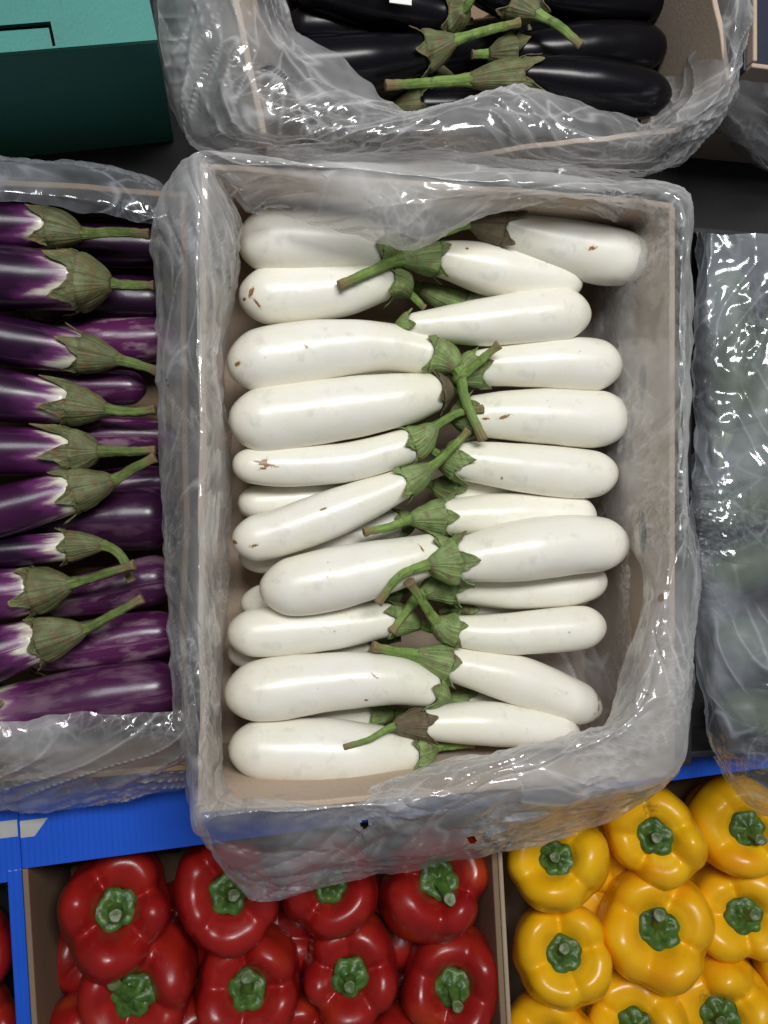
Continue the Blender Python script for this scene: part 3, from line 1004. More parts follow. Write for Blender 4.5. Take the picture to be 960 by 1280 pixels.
W('buried white eggplant beneath the yellowish one', [(284, 815, 36), (340, 815, 46), (410, 810, 46), (460, 804, 38)], [(485, 800, 0), (500, 797, 0)], z=0.196)
W('white eggplant whose calyx curls round a bare neck', [(280, 871, 60), (335, 862, 78), (420, 852, 72), (490, 850, 62), (540, 864, 42)], [(549, 874, -.010), (552, 884, -.016)], z=0.236, scars=[(468, 845, 12, 2, -35), (459, 875, 5, 3, 0)], lobe=14)
W('buried white eggplant between the two front ones', [(330, 902, 34), (380, 896, 42), (425, 894, 42), (461, 892, 40)], [(492, 892, 0), (510, 890, 0)], z=0.195, lobe=6)
W('fat white eggplant at the front corner, under a thin dark stem', [(285, 934, 58), (335, 937, 76), (420, 941, 84), (475, 940, 66), (517, 940, 46)], [(546, 934, -.006), (592, 930, -.008)], z=0.236, lobe=12)
# blossom ends against the bare cardboard wall
W('white eggplant in the back corner with a short brown dash', [(813, 327, 48), (765, 321, 70), (695, 305, 64), (625, 287, 46)], [(588, 281, .004), (560, 290, .004), (528, 302, .002)], z=0.250, scars=[(741, 309, 13, 4, 15)], lobe=24, stem_w=9, dry=True)
W('white eggplant tip shadowed behind the back corner one', [(772, 285, 30), (735, 275, 40), (690, 268, 40), (650, 262, 34)], [(625, 258, 0), (610, 256, 0)], z=0.222)
W('white eggplant with a bright green dark tipped stem', [(727, 356, 42), (680, 348, 58), (610, 336, 64), (544, 322, 44)], [(500, 325, .012), (462, 340, .020), (424, 357, .024)], z=0.236, lobe=20, stem_w=12, scars=[(583, 311, 5, 3, 0)])
W('buried white eggplant with a dark green calyx near the back', [(700, 388, 30), (650, 388, 40), (610, 386, 40), (577, 383, 34)], [(525, 360, 0), (505, 350, -.002)], z=0.206, lobe=14, stem_w=14)
W('glossy white eggplant tapering to a narrow hidden neck', [(737, 394, 50), (690, 394, 66), (610, 402, 60), (545, 406, 42), (512, 407, 30)], [(500, 408, -.01), (492, 410, -.014)], z=0.242, lobe=6)
W('white eggplant with a ragged grey calyx and raised stem', [(776, 461, 50), (730, 456, 66), (655, 456, 56), (592, 462, 44)], [(572, 474, .012), (592, 458, .024), (624, 431, .034)], z=0.234, lobe=18, stem_w=11)
W('white eggplant with two small brown dashes', [(785, 520, 56), (738, 524, 72), (660, 520, 66), (585, 520, 50)], [(565, 522, -.006), (552, 526, -.010)], z=0.232, scars=[(606, 523, 10, 3, 5), (631, 521, 16, 3.5, 18)], lobe=10)
W('white eggplant below the twice marked one with a dry folded calyx tip', [(771, 592, 46), (725, 592, 62), (645, 584, 60), (566, 574, 46)], [(548, 568, -.002), (535, 560, -.004)], z=0.234, lobe=24, scars=[(628, 598, 4, 4, 0)])
W('buried white eggplant under the dry tipped one', [(700, 616, 34), (660, 616, 44), (610, 616, 44), (565, 612, 40)], [(540, 606, 0), (525, 602, 0)], z=0.204)
W('white eggplant with a big green calyx and level stem', [(744, 648, 44), (700, 644, 54), (620, 644, 54), (552, 647, 44)], [(512, 650, .008), (485, 659, .014), (455, 665, .018)], z=0.224, lobe=22, stem_w=11)
W('large creased white eggplant lying on top with a curving green stem', [(784, 682, 56), (735, 680, 72), (650, 688, 76), (567, 702, 54)], [(535, 706, .012), (500, 720, .020), (472, 754, .020)], z=0.252, lobe=28, stem_w=11, dent=(3.9, 0.10, 0.22))
W('white eggplant beneath the large creased one', [(757, 722, 40), (710, 735, 46), (640, 738, 46), (563, 732, 44)], [(528, 742, .010), (505, 768, .016), (489, 790, .018)], z=0.222, lobe=22, stem_w=13)
W('buried yellowed eggplant with a brown blossom end', [(738, 744, 24), (690, 748, 36), (630, 752, 36), (580, 756, 32)], [(560, 760, 0), (548, 764, 0)], z=0.200, scars=[(736, 744, 8, 14, 80)])
W('white eggplant with a rusty calyx and upright green stem', [(756, 782, 44), (715, 785, 55), (640, 792, 52), (568, 788, 38)], [(545, 776, .008), (528, 752, .020), (511, 727, .030)], z=0.236, lobe=16, stem_w=12)
W('white eggplant slanting down to a brown spotted blossom end', [(751, 889, 34), (715, 876, 56), (640, 848, 60), (560, 829, 44)], [(520, 818, .002), (492, 814, .004), (466, 808, .008)], z=0.234, lobe=12, stem_w=13, scars=[(748, 872, 9, 4, 70), (749, 884, 10, 3, 80), (744, 864, 6, 3, 40)])
W('buried white eggplant between the slanting one and the front one', [(725, 902, 34), (680, 896, 40), (630, 888, 40), (580, 880, 34)], [(556, 876, 0), (540, 874, 0)], z=0.205)
W('white eggplant with a dark brown calyx and thin bent stem', [(725, 920, 30), (680, 912, 46), (600, 904, 54), (527, 905, 38)], [(492, 908, .016), (462, 924, .022), (430, 934, .022)], z=0.240, lobe=20, stem_w=8, dry=True)

# bag that lines the crate: hem outside, outer bulge, rim, top, inner, inner hem
cols = [
 [(228, 222, .24), (222, 205, .285), (240, 190, .321), (252, 200, .321), (268, 216, .312), (292, 242, .288)],
 [(298, 180, .25), (299, 184, .29), (300, 195, .320), (302, 208, .322), (306, 232, .306), (318, 262, .287)],
 [(350, 182, .25), (350, 186, .29), (350, 199, .320), (350, 212, .322), (347, 234, .309), (345, 262, .289)],
 [(402, 184, .25), (402, 188, .29), (400, 203, .320), (400, 216, .320), (400, 248, .313), (402, 286, .288)],
 [(455, 186, .25), (455, 191, .29), (452, 208, .320), (453, 222, .321), (455, 256, .315), (462, 300, .288)],
 [(505, 188, .25), (505, 193, .29), (503, 212, .320), (504, 226, .322), (505, 262, .316), (508, 312, .290)],
 [(556, 191, .25), (556, 196, .29), (554, 216, .320), (556, 228, .322), (558, 256, .316), (565, 292, .292)],
 [(620, 196, .25), (620, 201, .29), (619, 222, .320), (620, 231, .321), (620, 246, .312), (622, 265, .294)],
 [(690, 205, .25), (690, 210, .29), (690, 228, .320), (691, 236, .322), (693, 246, .308), (697, 258, .290)],
 [(765, 216, .25), (765, 221, .29), (764, 235, .320), (763, 244, .321), (761, 258, .300), (762, 276, .275)],
 [(854, 244, .24), (858, 242, .29), (852, 244, .320), (838, 254, .322), (800, 274, .280), (778, 290, .235)],
 [(860, 330, .24), (861, 330, .285), (854, 330, .320), (842, 332, .321), (786, 336, .257), (748, 340, .195)],
 [(862, 430, .24), (864, 425, .285), (855, 425, .320), (842, 427, .321), (785, 430, .257), (745, 430, .190)],
 [(860, 530, .24), (861, 530, .285), (854, 530, .320), (842, 530, .321), (784, 530, .257), (743, 530, .190)],
 [(864, 620, .24), (863, 620, .285), (854, 621, .320), (842, 622, .320), (790, 625, .270), (755, 630, .215)],
 [(868, 710, .22), (867, 705, .280), (856, 705, .320), (843, 707, .326), (822, 714, .320), (806, 727, .295)],
 [(870, 800, .22), (868, 795, .280), (856, 795, .320), (838, 798, .330), (808, 807, .325), (781, 820, .292)],
 [(868, 872, .20), (866, 865, .280), (854, 866, .320), (826, 866, .336), (790, 876, .330), (757, 895, .290)],
 [(862, 945, .20), (860, 938, .275), (850, 948, .320), (806, 915, .342), (764, 906, .335), (745, 907, .290)],
 [(818, 996, .21), (816, 988, .270), (806, 984, .320), (752, 950, .342), (716, 925, .334), (700, 916, .290)],
 [(732, 1036, .21), (724, 1025, .270), (706, 994, .322), (666, 972, .340), (634, 944, .332), (622, 936, .292)],
 [(644, 1064, .21), (632, 1052, .270), (606, 1003, .322), (582, 986, .336), (558, 964, .328), (548, 954, .292)],
 [(545, 1084, .21), (535, 1068, .270), (520, 1010, .321), (508, 1000, .326), (494, 984, .312), (500, 970, .290)],
 [(452, 1100, .21), (446, 1072, .270), (440, 1012, .320), (437, 1004, .321), (430, 992, .280), (432, 984, .240)],
 [(372, 1116, .215), (364, 1074, .275), (358, 1020, .320), (356, 1010, .321), (354, 992, .270), (354, 978, .225)],
 [(335, 1123, .215), (318, 1078, .275), (318, 1023, .320), (318, 1012, .321), (320, 992, .268), (325, 971, .215)],
 [(316, 1127, .215), (300, 1080, .275), (296, 1026, .320), (298, 1014, .321), (304, 992, .265), (310, 968, .210)],
 [(303, 1112, .215), (276, 1070, .275), (268, 1028, .320), (276, 1012, .322), (290, 990, .268), (300, 965, .208)],
 [(276, 1080, .215), (254, 1052, .275), (244, 1028, .320), (258, 1010, .322), (278, 984, .270), (292, 960, .205)],
 [(232, 985, .20), (230, 975, .260), (243, 970, .320), (256, 960, .321), (274, 945, .270), (284, 940, .205)],
 [(222, 880, .20), (219, 880, .275), (242, 880, .320), (255, 880, .321), (272, 880, .275), (281, 880, .205)],
 [(212, 770, .20), (210, 770, .275), (242, 770, .320), (255, 770, .321), (273, 770, .275), (284, 770, .205)],
 [(206, 660, .20), (204, 660, .275), (241, 660, .320), (255, 660, .321), (275, 660, .275), (288, 660, .205)],
 [(202, 550, .20), (199, 550, .275), (241, 550, .320), (254, 550, .321), (276, 550, .275), (287, 550, .205)],
 [(199, 440, .20), (196, 440, .275), (240, 440, .320), (253, 440, .321), (276, 440, .278), (285, 440, .215)],
 [(198, 340, .20), (195, 340, .275), (239, 340, .320), (253, 340, .321), (284, 340, .285), (299, 342, .245)],
 [(204, 275, .21), (200, 272, .280), (238, 262, .320), (252, 264, .322), (284, 270, .298), (304, 284, .266)],
]
jit = np.random.RandomState(4)
for c in cols:                                                     # the film sits loosely on the rim
    for k in (1, 2, 3):
        c[k] = (c[k][0] + jit.uniform(-3.5, 3.5), c[k][1] + jit.uniform(-3.5, 3.5), c[k][2] + jit.uniform(0, 0.004))
liner = film('bag_liner', 'crumpled milky plastic bag lining the crate of white eggplants', cols, True, 1150, 126, M['film'], 11,
     [0.004, 0.012, 0.05, 0.03, 0.012, 0.006], thick=[(430, 225, .31, 70, .2), (500, 250, .31, 75, .35), (600, 235, .31, 60, .25), (700, 960, .32, 130, .22), (815, 800, .32, 90, .2), (265, 270, .31, 60, .15), (760, 250, .30, 80, .2), (820, 420, .28, 120, .12), (820, 560, .28, 100, .12), (330, 1075, .25, 90, .16), (480, 1055, .26, 110, .18), (650, 1030, .27, 110, .18), (760, 1000, .27, 80, .15), (222, 500, .27, 120, .1), (222, 750, .27, 120, .1)], rimmilk=0.06, fold=0.6, holes=[(456, 1030, .29, 3.6), (826, 747, .31, 3.6), (590, 1050, .27, 3)])  # spots along the front hem brighten film that back light leaves dark

bottom = film('bag_bottom', None, [[(788, y, .255), (756, y, .205), (726, y, .176), (690, y, .162), (640, y, .157), (600, y, .156)] for y in range(290, 921, 70)],
              False, 260, 90, M['film'], 77, [0.03, 0.02, 0.02, 0.03, 0.03, 0.03], fold=0.45, milk=(0.15, 0.4))
del bottom['category']
bl = bottom.location.copy()
bottom.parent = liner
bottom.location = bl - liner.location

# ================================================================== PURPLE EGGPLANTS
GP = 'purple eggplants in the crate beside the white ones'
def Pp(label, body, stem, z=0.225, **k):
    k.setdefault('lobe', 28)
    k.setdefault('stem_w', 13)
    eggplant('purple_eggplant', label, 'eggplant', GP, body, stem, M['purple'], M['pcalyx'], M['pstem'], z=z, **k)
Pp('dark purple eggplant at the back of its crate, under the film fold', [(-175, 275, 40), (-120, 277, 62), (-20, 283, 62), (62, 286, 50)], [(104, 292, .004), (145, 290, .008), (186, 293, .012)], lobe=26)
Pp('fat dark purple eggplant with a wide smooth calyx and straight stem', [(-180, 345, 50), (-120, 345, 78), (-10, 347, 82), (100, 352, 70)], [(140, 355, .004), (165, 357, .006), (192, 357, .008)], z=0.235, lobe=40)
Pp('purple eggplant slanting down to a broad white collar', [(-180, 390, 40), (-110, 400, 60), (0, 424, 64), (102, 442, 48)], [(148, 450, .006), (172, 456, .008), (196, 464, .010)], z=0.230)
Pp('streaky purple eggplant with white stripes and a ribbed calyx', [(-180, 478, 46), (-110, 482, 66), (0, 494, 66), (88, 505, 50)], [(134, 512, .006), (165, 515, .008), (194, 512, .012)], z=0.232, lobe=48)
Pp('purple eggplant whose calyx lobe forks at its tip', [(-180, 560, 46), (-110, 560, 64), (0, 564, 62), (92, 564, 54)], [(124, 564, .006), (160, 564, .010), (194, 563, .012)], z=0.232, lobe=44)
Pp('purple eggplant rising to a tan ribbed calyx', [(-180, 668, 46), (-110, 660, 66), (0, 640, 66), (95, 613, 52)], [(142, 600, .006), (170, 584, .010), (194, 572, .012)], z=0.235, lobe=32)
Pp('slim dark purple eggplant with a hooked stem', [(-180, 700, 26), (-100, 698, 38), (0, 690, 40), (85, 683, 36)], [(128, 682, .006), (152, 696, .010), (164, 727, .010)], z=0.228, lobe=18, stem_w=12)
Pp('short dark purple eggplant under a stem crossing the hooked one', [(-180, 758, 50), (-100, 752, 70), (-30, 746, 70), (45, 738, 56)], [(88, 730, .012), (130, 718, .020), (168, 706, .026)], z=0.234, lobe=34)
Pp('dark purple eggplant with a square green calyx', [(-180, 850, 50), (-100, 838, 72), (-30, 824, 74), (52, 800, 54)], [(106, 786, .008), (142, 768, .012), (178, 748, .014)], z=0.236, lobe=18)
# lower ones, blossom ends toward the white eggplants
def Pl(label, body, z=0.190, pale=0.3, **k):
    a, b = body[-1], body[-2]
    Pp(label, body, [(a[0] - 26, a[1] + (a[1] - b[1]) * .3, -.002), (a[0] - 45, a[1] + (a[1] - b[1]) * .5, -.004)], z=z, pale=pale, **k)
Pl('nearly black eggplant behind the straight stem at the crate back', [(222, 310, 40), (180, 308, 52), (110, 306, 52), (40, 304, 40)], pale=0.0)
Pl('nearly black eggplant below the straight stem', [(222, 378, 50), (180, 378, 62), (110, 376, 60), (30, 376, 44)], pale=0.0, z=0.186)
Pl('pink and cream eggplant lying under the white collared one', [(226, 422, 44), (190, 425, 56), (130, 426, 54), (70, 426, 40)], pale=1.0, z=0.196)
Pl('small purple eggplant end with a brown dimple', [(184, 486, 30), (166, 485, 42), (120, 484, 44), (50, 484, 36)], pale=0.35, z=0.206)
Pl('pinkish purple eggplant behind the fork tipped calyx', [(222, 548, 36), (180, 545, 46), (120, 545, 48), (50, 545, 40)], pale=0.8, z=0.196)
Pl('magenta eggplant squeezed under a tan calyx', [(222, 606, 36), (190, 604, 44), (130, 610, 46), (60, 620, 36)], pale=0.3, z=0.192)
Pl('broad plum eggplant under the slim hooked one', [(228, 650, 56), (190, 648, 80), (110, 650, 76), (20, 660, 50)], pale=0.15, z=0.194)
Pl('purple eggplant with a cream shoulder beneath the crossed stems', [(226, 722, 44), (190, 725, 62), (120, 740, 56), (60, 752, 40)], pale=0.5, z=0.198)
Pl('purple eggplant with pale scuffed top and tan scrape', [(232, 790, 46), (190, 794, 62), (110, 806, 62), (40, 816, 46)], pale=0.9, z=0.200)
Pl('long glossy purple eggplant at the crate front with a cracked top', [(236, 858, 52), (185, 862, 74), (90, 876, 76), (-5, 890, 60)], pale=0.35, z=0.214, lobe=22)

lx0, lx1 = pix(-260, 600, .27)[0], X0 - 0.012
ly0, ly1 = pix(60, 975, .25)[1], pix(60, 226, .25)[1]
lc = empty('cardboard_crate', ((lx0 + lx1) / 2, (ly0 + ly1) / 2, DECK))
tag(lc, 'cardboard crate of purple eggplants with film over its edges', 'crate', 'open crates on the shelf step')
a, b = (lx1 - lx0) / 2, (ly1 - ly0) / 2
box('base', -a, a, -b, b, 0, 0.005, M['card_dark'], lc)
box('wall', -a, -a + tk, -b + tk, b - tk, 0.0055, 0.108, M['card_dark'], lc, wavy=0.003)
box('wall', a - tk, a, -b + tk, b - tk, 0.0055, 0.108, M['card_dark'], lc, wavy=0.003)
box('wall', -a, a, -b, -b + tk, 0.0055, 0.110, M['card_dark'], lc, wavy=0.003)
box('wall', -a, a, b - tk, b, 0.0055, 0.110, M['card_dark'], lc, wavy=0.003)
film('bag_liner', 'creased film drawn over the front edge of the purple eggplant crate',
     [[(x, 1004 + s, .180), (x, 1000 + s, .215), (x, 968 + s, .258), (x, 930 + s, .266), (x, 902 + s - e, .262)] for x, s, e in
      ((-90, 2, 0), (-40, 1, 2), (10, 0, 0), (60, -2, 3), (100, -4, 8), (135, -6, 4), (170, -8, 2), (205, -12, 0), (232, -20, -6), (246, -34, -14))],
     False, 240, 72, M['film'], 23, [0.02, 0.03, 0.05, 0.015, 0.008], fold=1.2, milk=(0.16, 0.42))
film('bag_liner', 'dull film fold shading the back of the purple eggplant crate',
     [[(x, 198 + s, .18), (x, 204 + s, .24), (x, 222 + s, .258), (x, 242 + s, .264), (x, 258 + s, .258)] for x, s in
      ((-90, -12), (-40, -10), (0, -5), (40, -2), (80, 2), (120, 8), (160, 18), (190, 28), (210, 40))],
     False, 220, 56, M['film_blue'], 29, [0.02, 0.03, 0.03, 0.02, 0.01])

# ================================================================== BLACK EGGPLANTS
GB = 'black eggplants in the crate behind'
def Bk(label, body, stem, z=0.245, **k):
    k.setdefault('lobe', 20)
    k.setdefault('stem_w', 11)
    eggplant('black_eggplant', label, 'eggplant', GB, body, stem, M['black'], M['pcalyx'], M['stem'], z=z, **k)
Bk('black eggplant with a bright stem lying at the crate front', [(838, 122, 40), (790, 116, 62), (710, 104, 60), (648, 96, 40)], [(585, 100, .010), (530, 104, .012), (482, 107, .014)], z=0.262, lobe=40, stem_w=12)
Bk('black eggplant with its stem slanting to the upright calyx', [(330, 92, 40), (375, 86, 66), (450, 80, 66), (530, 66, 46)], [(570, 50, .014), (610, 38, .022), (650, 28, .028)], z=0.262, lobe=24)
Bk('black eggplant with a stem pointing at the crate front', [(560, -60, 40), (585, -45, 62), (615, -20, 60), (645, 4, 44)], [(672, 18, .012), (700, 34, .018), (726, 57, .020)], z=0.266, lobe=20)
Bk('black eggplant with a pale upright dry calyx', [(360, -20, 40), (410, -12, 64), (490, 8, 62), (560, 20, 44)], [(580, 12, .014), (588, 0, .022), (596, -12, .028)], z=0.258, lobe=24)
Bk('long black eggplant behind the front one', [(832, 60, 44), (780, 62, 64), (700, 66, 62), (640, 68, 44)], [(610, 68, 0), (590, 68, 0)], z=0.240)
Bk('black eggplant under the film folds at the crate front', [(800, 150, 40), (740, 145, 56), (640, 140, 56), (520, 135, 44)], [(490, 134, 0), (470, 132, 0)], z=0.225)
Bk('black eggplant in the far corner beside the cardboard', [(838, 0, 44), (790, -2, 62), (720, -6, 60), (670, -10, 44)], [(650, -14, 0), (630, -16, 0)], z=0.245)
Bk('black eggplant low against the milky film folds', [(340, 70, 44), (400, 100, 62), (470, 104, 60), (540, 104, 44)], [(570, 104, 0), (590, 104, 0)], z=0.222)
Bk('black eggplant low below the slanting stem', [(430, 24, 44), (500, 62, 62), (570, 62, 60), (650, 40, 44)], [(670, 38, 0), (690, 36, 0)], z=0.215)
Bk('black eggplant low beside the cardboard wall', [(838, 90, 44), (790, 92, 60), (720, 96, 60), (650, 110, 44)], [(630, 112, 0), (610, 112, 0)], z=0.212)
Bk('black eggplant low behind the front stem', [(720, 20, 44), (690, 30, 60), (640, 40, 60), (590, 60, 44)], [(580, 66, 0), (570, 70, 0)], z=0.210)
Bk('black eggplant veiled by film along the crate side', [(352, -60, 44), (352, -30, 60), (356, 20, 60), (380, 70, 40)], [(390, 84, 0), (400, 96, 0)], z=0.222)
Bk('black eggplant under the dry calyx', [(350, 35, 44), (400, 38, 62), (480, 40, 60), (545, 36, 44)], [(570, 32, 0), (590, 28, 0)], z=0.232)

uz = 0.322
uA, uB = pix(326, 176, uz), pix(920, 107, uz)
uang = math.atan2(uB[1] - uA[1], uB[0] - uA[0])
uc = empty('cardboard_crate', (uA[0], uA[1], DECK), uang)
tag(uc, 'cardboard crate of black eggplants wrapped in milky film', 'crate', 'open crates on the shelf step')
ul, ch2 = float(np.hypot(uB[0] - uA[0], uB[1] - uA[1])), uz - DECK
box('base', 0, ul, 0, 0.4, 0, 0.005, M['card_dark'], uc)
box('wall', 0, tk, tk + .0005, 0.4, 0.0055, ch2, M['card'], uc, wavy=0.003)
box('wall', ul - tk, ul, tk + .0005, 0.4, 0.0055, ch2, M['card'], uc, wavy=0.003)
box('wall', 0, ul, 0, tk, 0.0055, 0.105, M['card'], uc, wavy=0.003)
box('wall', tk + .0005, ul - tk - .0005, 0.4 - tk, 0.4, 0.0055, ch2, M['card'], uc, wavy=0.003)
cols = [
 [(190, -90, .22), (200, -90, .29), (285, -90, .334), (318, -90, .320), (335, -90, .290)],
 [(198, -30, .22), (204, -30, .29), (288, -30, .334), (325, -30, .320), (348, -30, .290)],
 [(205, 30, .22), (208, 30, .29), (292, 30, .334), (334, 30, .322), (362, 22, .292)],
 [(213, 90, .22), (216, 90, .29), (300, 84, .335), (348, 70, .325), (385, 52, .300)],
 [(226, 145, .22), (228, 142, .29), (312, 128, .336), (376, 104, .328), (425, 72, .305)],
 [(252, 182, .22), (252, 180, .29), (330, 156, .337), (400, 130, .330), (452, 96, .305)],
 [(320, 196, .23), (322, 190, .29), (370, 168, .336), (430, 142, .330), (482, 122, .305)],
 [(420, 200, .24), (420, 194, .29), (440, 172, .334), (480, 150, .330), (520, 134, .305)],
 [(510, 200, .24), (512, 194, .29), (525, 172, .334), (550, 145, .332), (572, 122, .308)],
 [(600, 202, .24), (602, 197, .29), (610, 172, .334), (622, 135, .332), (632, 110, .308)],
 [(690, 208, .24), (692, 203, .29), (695, 178, .334), (700, 148, .330), (702, 124, .306)],
 [(760, 218, .23), (762, 212, .29), (762, 186, .334), (760, 162, .325), (755, 142, .300)],
 [(820, 216, .22), (822, 210, .29), (812, 182, .332), (798, 164, .316), (788, 149, .295)],
 [(872, 180, .22), (872, 176, .29), (866, 150, .332), (838, 150, .300), (815, 148, .265)],
 [(910, 130, .22), (912, 126, .29), (908, 104, .332), (868, 108, .290), (834, 110, .240)],
 [(926, 60, .22), (927, 58, .29), (919, 50, .333), (866, 52, .280), (828, 54, .230)],
 [(932, -10, .22), (932, -10, .29), (921, -10, .333), (866, -10, .280), (828, -10, .230)],
 [(936, -90, .22), (936, -90, .29), (923, -90, .333), (866, -90, .280), (828, -90, .230)],
]
film('bag_liner', 'crumpled milky plastic bag spilling over the black eggplant crate', cols, False, 760, 104, M['film'], 41,
     [0.004, 0.012, 0.04, 0.012, 0.006], eu=0.06, ev=0.06, fold=0.9, thick=[(430, 120, .32, 80, .2), (620, 150, .32, 120, .2), (240, 80, .3, 60, .2)])
t = tag(box('price_card', -0.012, 0.006, -0.004, 0.03, 0, 0.001, M['card_white'], None, 0), 'corner of a white card resting on the black eggplants', 'card')
t.location = tuple(pix(505, 0, 0.300))

# ================================================================== TEAL BOX
tz0, tz1 = DECK, 0.300
tq = pix(197, 50, tz1)
tr_ = empty('teal_box', (tq[0], tq[1], tz0), math.radians(11.5))
tag(tr_, 'teal card box with a notched lid', 'box')
tw, td, tl_, th_ = 0.42, 0.30, 0.004, tz1 - tz0
box('front_panel', -tw, 0, 0, tl_, 0, th_ - .004, M['teal'], tr_)
box('side_panel', -tl_, 0, tl_ + .0005, td, 0, th_ - .004, M['teal'], tr_)
box('back_panel', -tw, 0, td, td + tl_, 0, th_ - .004, M['teal'], tr_)
nq = pix(68, 60, tz1) - tq
nx = nq[0] * math.cos(math.radians(11.5)) + nq[1] * math.sin(math.radians(11.5))
pnl = cut_panel('lid', tw, td, [[(0.004, 0.0165), (tw + nx - .001, 0.0150), (tw + nx - .001, 0.0015), (tw + nx + .0012, 0.0015), (tw + nx + .0012, 0.0195), (0.004, 0.0185)]], tl_, M['teal'], tr_)
pnl.location = (-tw, 0.0, th_ - .0015)

# ================================================================== RIGHT CRATE (bagged)
rx0 = pix(853, 640, .245)[0]
ry0, ry1 = pix(860, 955, .24)[1], pix(860, 282, .24)[1]
rc = empty('black_crate', (rx0, ry0, DECK))
tag(rc, 'black crate beside the cardboard wall, filled with bagged green vegetables', 'crate')
rl = ry1 - ry0
box('base', 0, 0.4, 0, rl, 0, 0.005, M['blackp'], rc)
box('wall', 0, 0.010, 0, rl, 0.0055, 0.106, M['blackp'], rc)
box('wall', 0.0105, 0.4, 0, 0.006, 0.0055, 0.085, M['blackp'], rc)
box('corrugated_end', 0.002, 0.022, -0.0055, -0.0005, 0.07, 0.076, M['card_edge'], rc)
box('wall', 0.0105, 0.4, rl - 0.006, rl, 0.0055, 0.100, M['blackp'], rc)
box('wall', 0.392, 0.4, 0.0065, rl - 0.0065, 0.0055, 0.1, M['blackp'], rc)
GV = 'green vegetables under the cloudy bag'
VEG = [('long dark green vegetable against the black crate wall, back half', [(905, 330, 40), (908, 380, 58), (912, 470, 60), (905, 545, 40)], [(902, 570, 0), (900, 590, 0)], .19),
 ('long dark green vegetable lying aslant under the bag wrinkles', [(985, 380, 44), (965, 440, 62), (940, 530, 62), (925, 610, 44)], [(920, 635, 0), (918, 655, 0)], .20),
 ('dark green vegetable whose pale end presses into the bag', [(878, 640, 46), (910, 635, 60), (970, 625, 62), (1040, 615, 44)], [(1065, 612, 0), (1085, 610, 0)], .215),
 ('dark green vegetable with a pale shoulder below the pressed one', [(880, 722, 40), (915, 712, 62), (980, 690, 60), (1040, 680, 40)], [(1065, 678, 0), (1085, 676, 0)], .212),
 ('long dark green vegetable near the crate front', [(892, 790, 40), (930, 800, 60), (990, 830, 60), (1040, 860, 40)], [(1060, 870, 0), (1080, 880, 0)], .195),
 ('dark green vegetable in the crate front corner under the bag tail', [(900, 880, 40), (940, 890, 58), (1000, 900, 58), (1050, 905, 40)], [(1070, 908, 0), (1090, 910, 0)], .19)]
for lab, bd, st_, zz in VEG:
    eggplant('green_vegetable', lab, 'vegetable', GV, bd, st_, M['veg'], M['calyx'], M['stem'], z=zz, lobe=8)
cols = [[(xl, y, .235), (xl + 3, y, .256), (xl + 18, y + 2, .272), (xl + 60, y + 4, .282), (xl + 120, y + 5, .284), (xl + 210, y + 5, .27)] for y, xl in
        ((290, 872), (330, 872), (390, 871), (450, 872), (520, 872), (580, 869), (640, 864), (700, 862), (760, 866), (815, 868), (850, 872), (885, 882))]
cols += [[(885, 925, .215), (892, 925, .250), (915, 918, .272), (960, 908, .282), (1010, 900, .284), (1090, 900, .27)],
         [(905, 968, .205), (912, 962, .245), (935, 950, .268), (970, 940, .278), (1015, 930, .28), (1090, 930, .27)],
         [(938, 1002, .20), (944, 994, .24), (960, 980, .262), (990, 965, .272), (1030, 955, .275), (1090, 950, .27)],
         [(975, 1022, .20), (980, 1010, .24), (992, 1000, .26), (1015, 985, .268), (1045, 975, .27), (1095, 968, .268)]]
film('plastic_bag', 'wrinkled bluish clear bag covering the green vegetables', cols, False, 480, 150, M['film_blue'], 57, [0.02, 0.02, 0.012, 0.012, 0.012, 0.02], eu=0.05, ev=0.05, fold=0.9, milk=(0.16, 0.38))

# ================================================================== CRATE IN THE FAR CORNER
fx = pix(950, 60, .31)
fc = empty('navy_crate', (fx[0], fx[1] - 0.014, DECK))
tag(fc, 'navy card crate with pale edges past the black eggplants', 'crate')
box('wall', -0.004, 0.0, 0.0045, 0.3, 0.0, 0.168, M['card'], fc)
box('wall', -0.004, 0.25, 0, 0.004, 0.0, 0.166, M['card'], fc)
box('base', 0.0005, 0.25, 0.0045, 0.3, 0.0, 0.005, M['navy'], fc)
box('liner_board', -0.0075, -0.0045, 0.0, 0.3, 0.0, 0.160, M['navy'], fc)
film('bag_liner', 'grey film hanging in folds from the navy crate corner',
     [[(895, 165, .17), (897, 150, .22), (918, 118, .28), (926, 100, .30)], [(915, 178, .17), (918, 165, .22), (935, 125, .29), (944, 102, .315)],
      [(940, 195, .17), (943, 180, .22), (955, 135, .29), (960, 106, .318)], [(965, 206, .17), (968, 195, .22), (978, 145, .29), (982, 108, .318)],
      [(1000, 215, .17), (1000, 205, .22), (1005, 150, .29), (1008, 110, .318)]], False, 110, 60, M['film_blue'], 63, [0.01, 0.01, 0.02, 0.04])

# ================================================================== PEPPER BOXES
BZ = 0.170
q0, q1 = pix(28, 1086, BZ), pix(912, 966, BZ)
ang = math.atan2(q1[1] - q0[1], q1[0] - q0[0])
Rz = np.array([[math.cos(ang), -math.sin(ang)], [math.sin(ang), math.cos(ang)]])
def loc2(px, py, z=BZ):
    p = pix(px, py, z)
    d = np.array([p[0] - q0[0], p[1] - q0[1]])
    return Rz.T @ d
redw = loc2(628, 1160)[0]
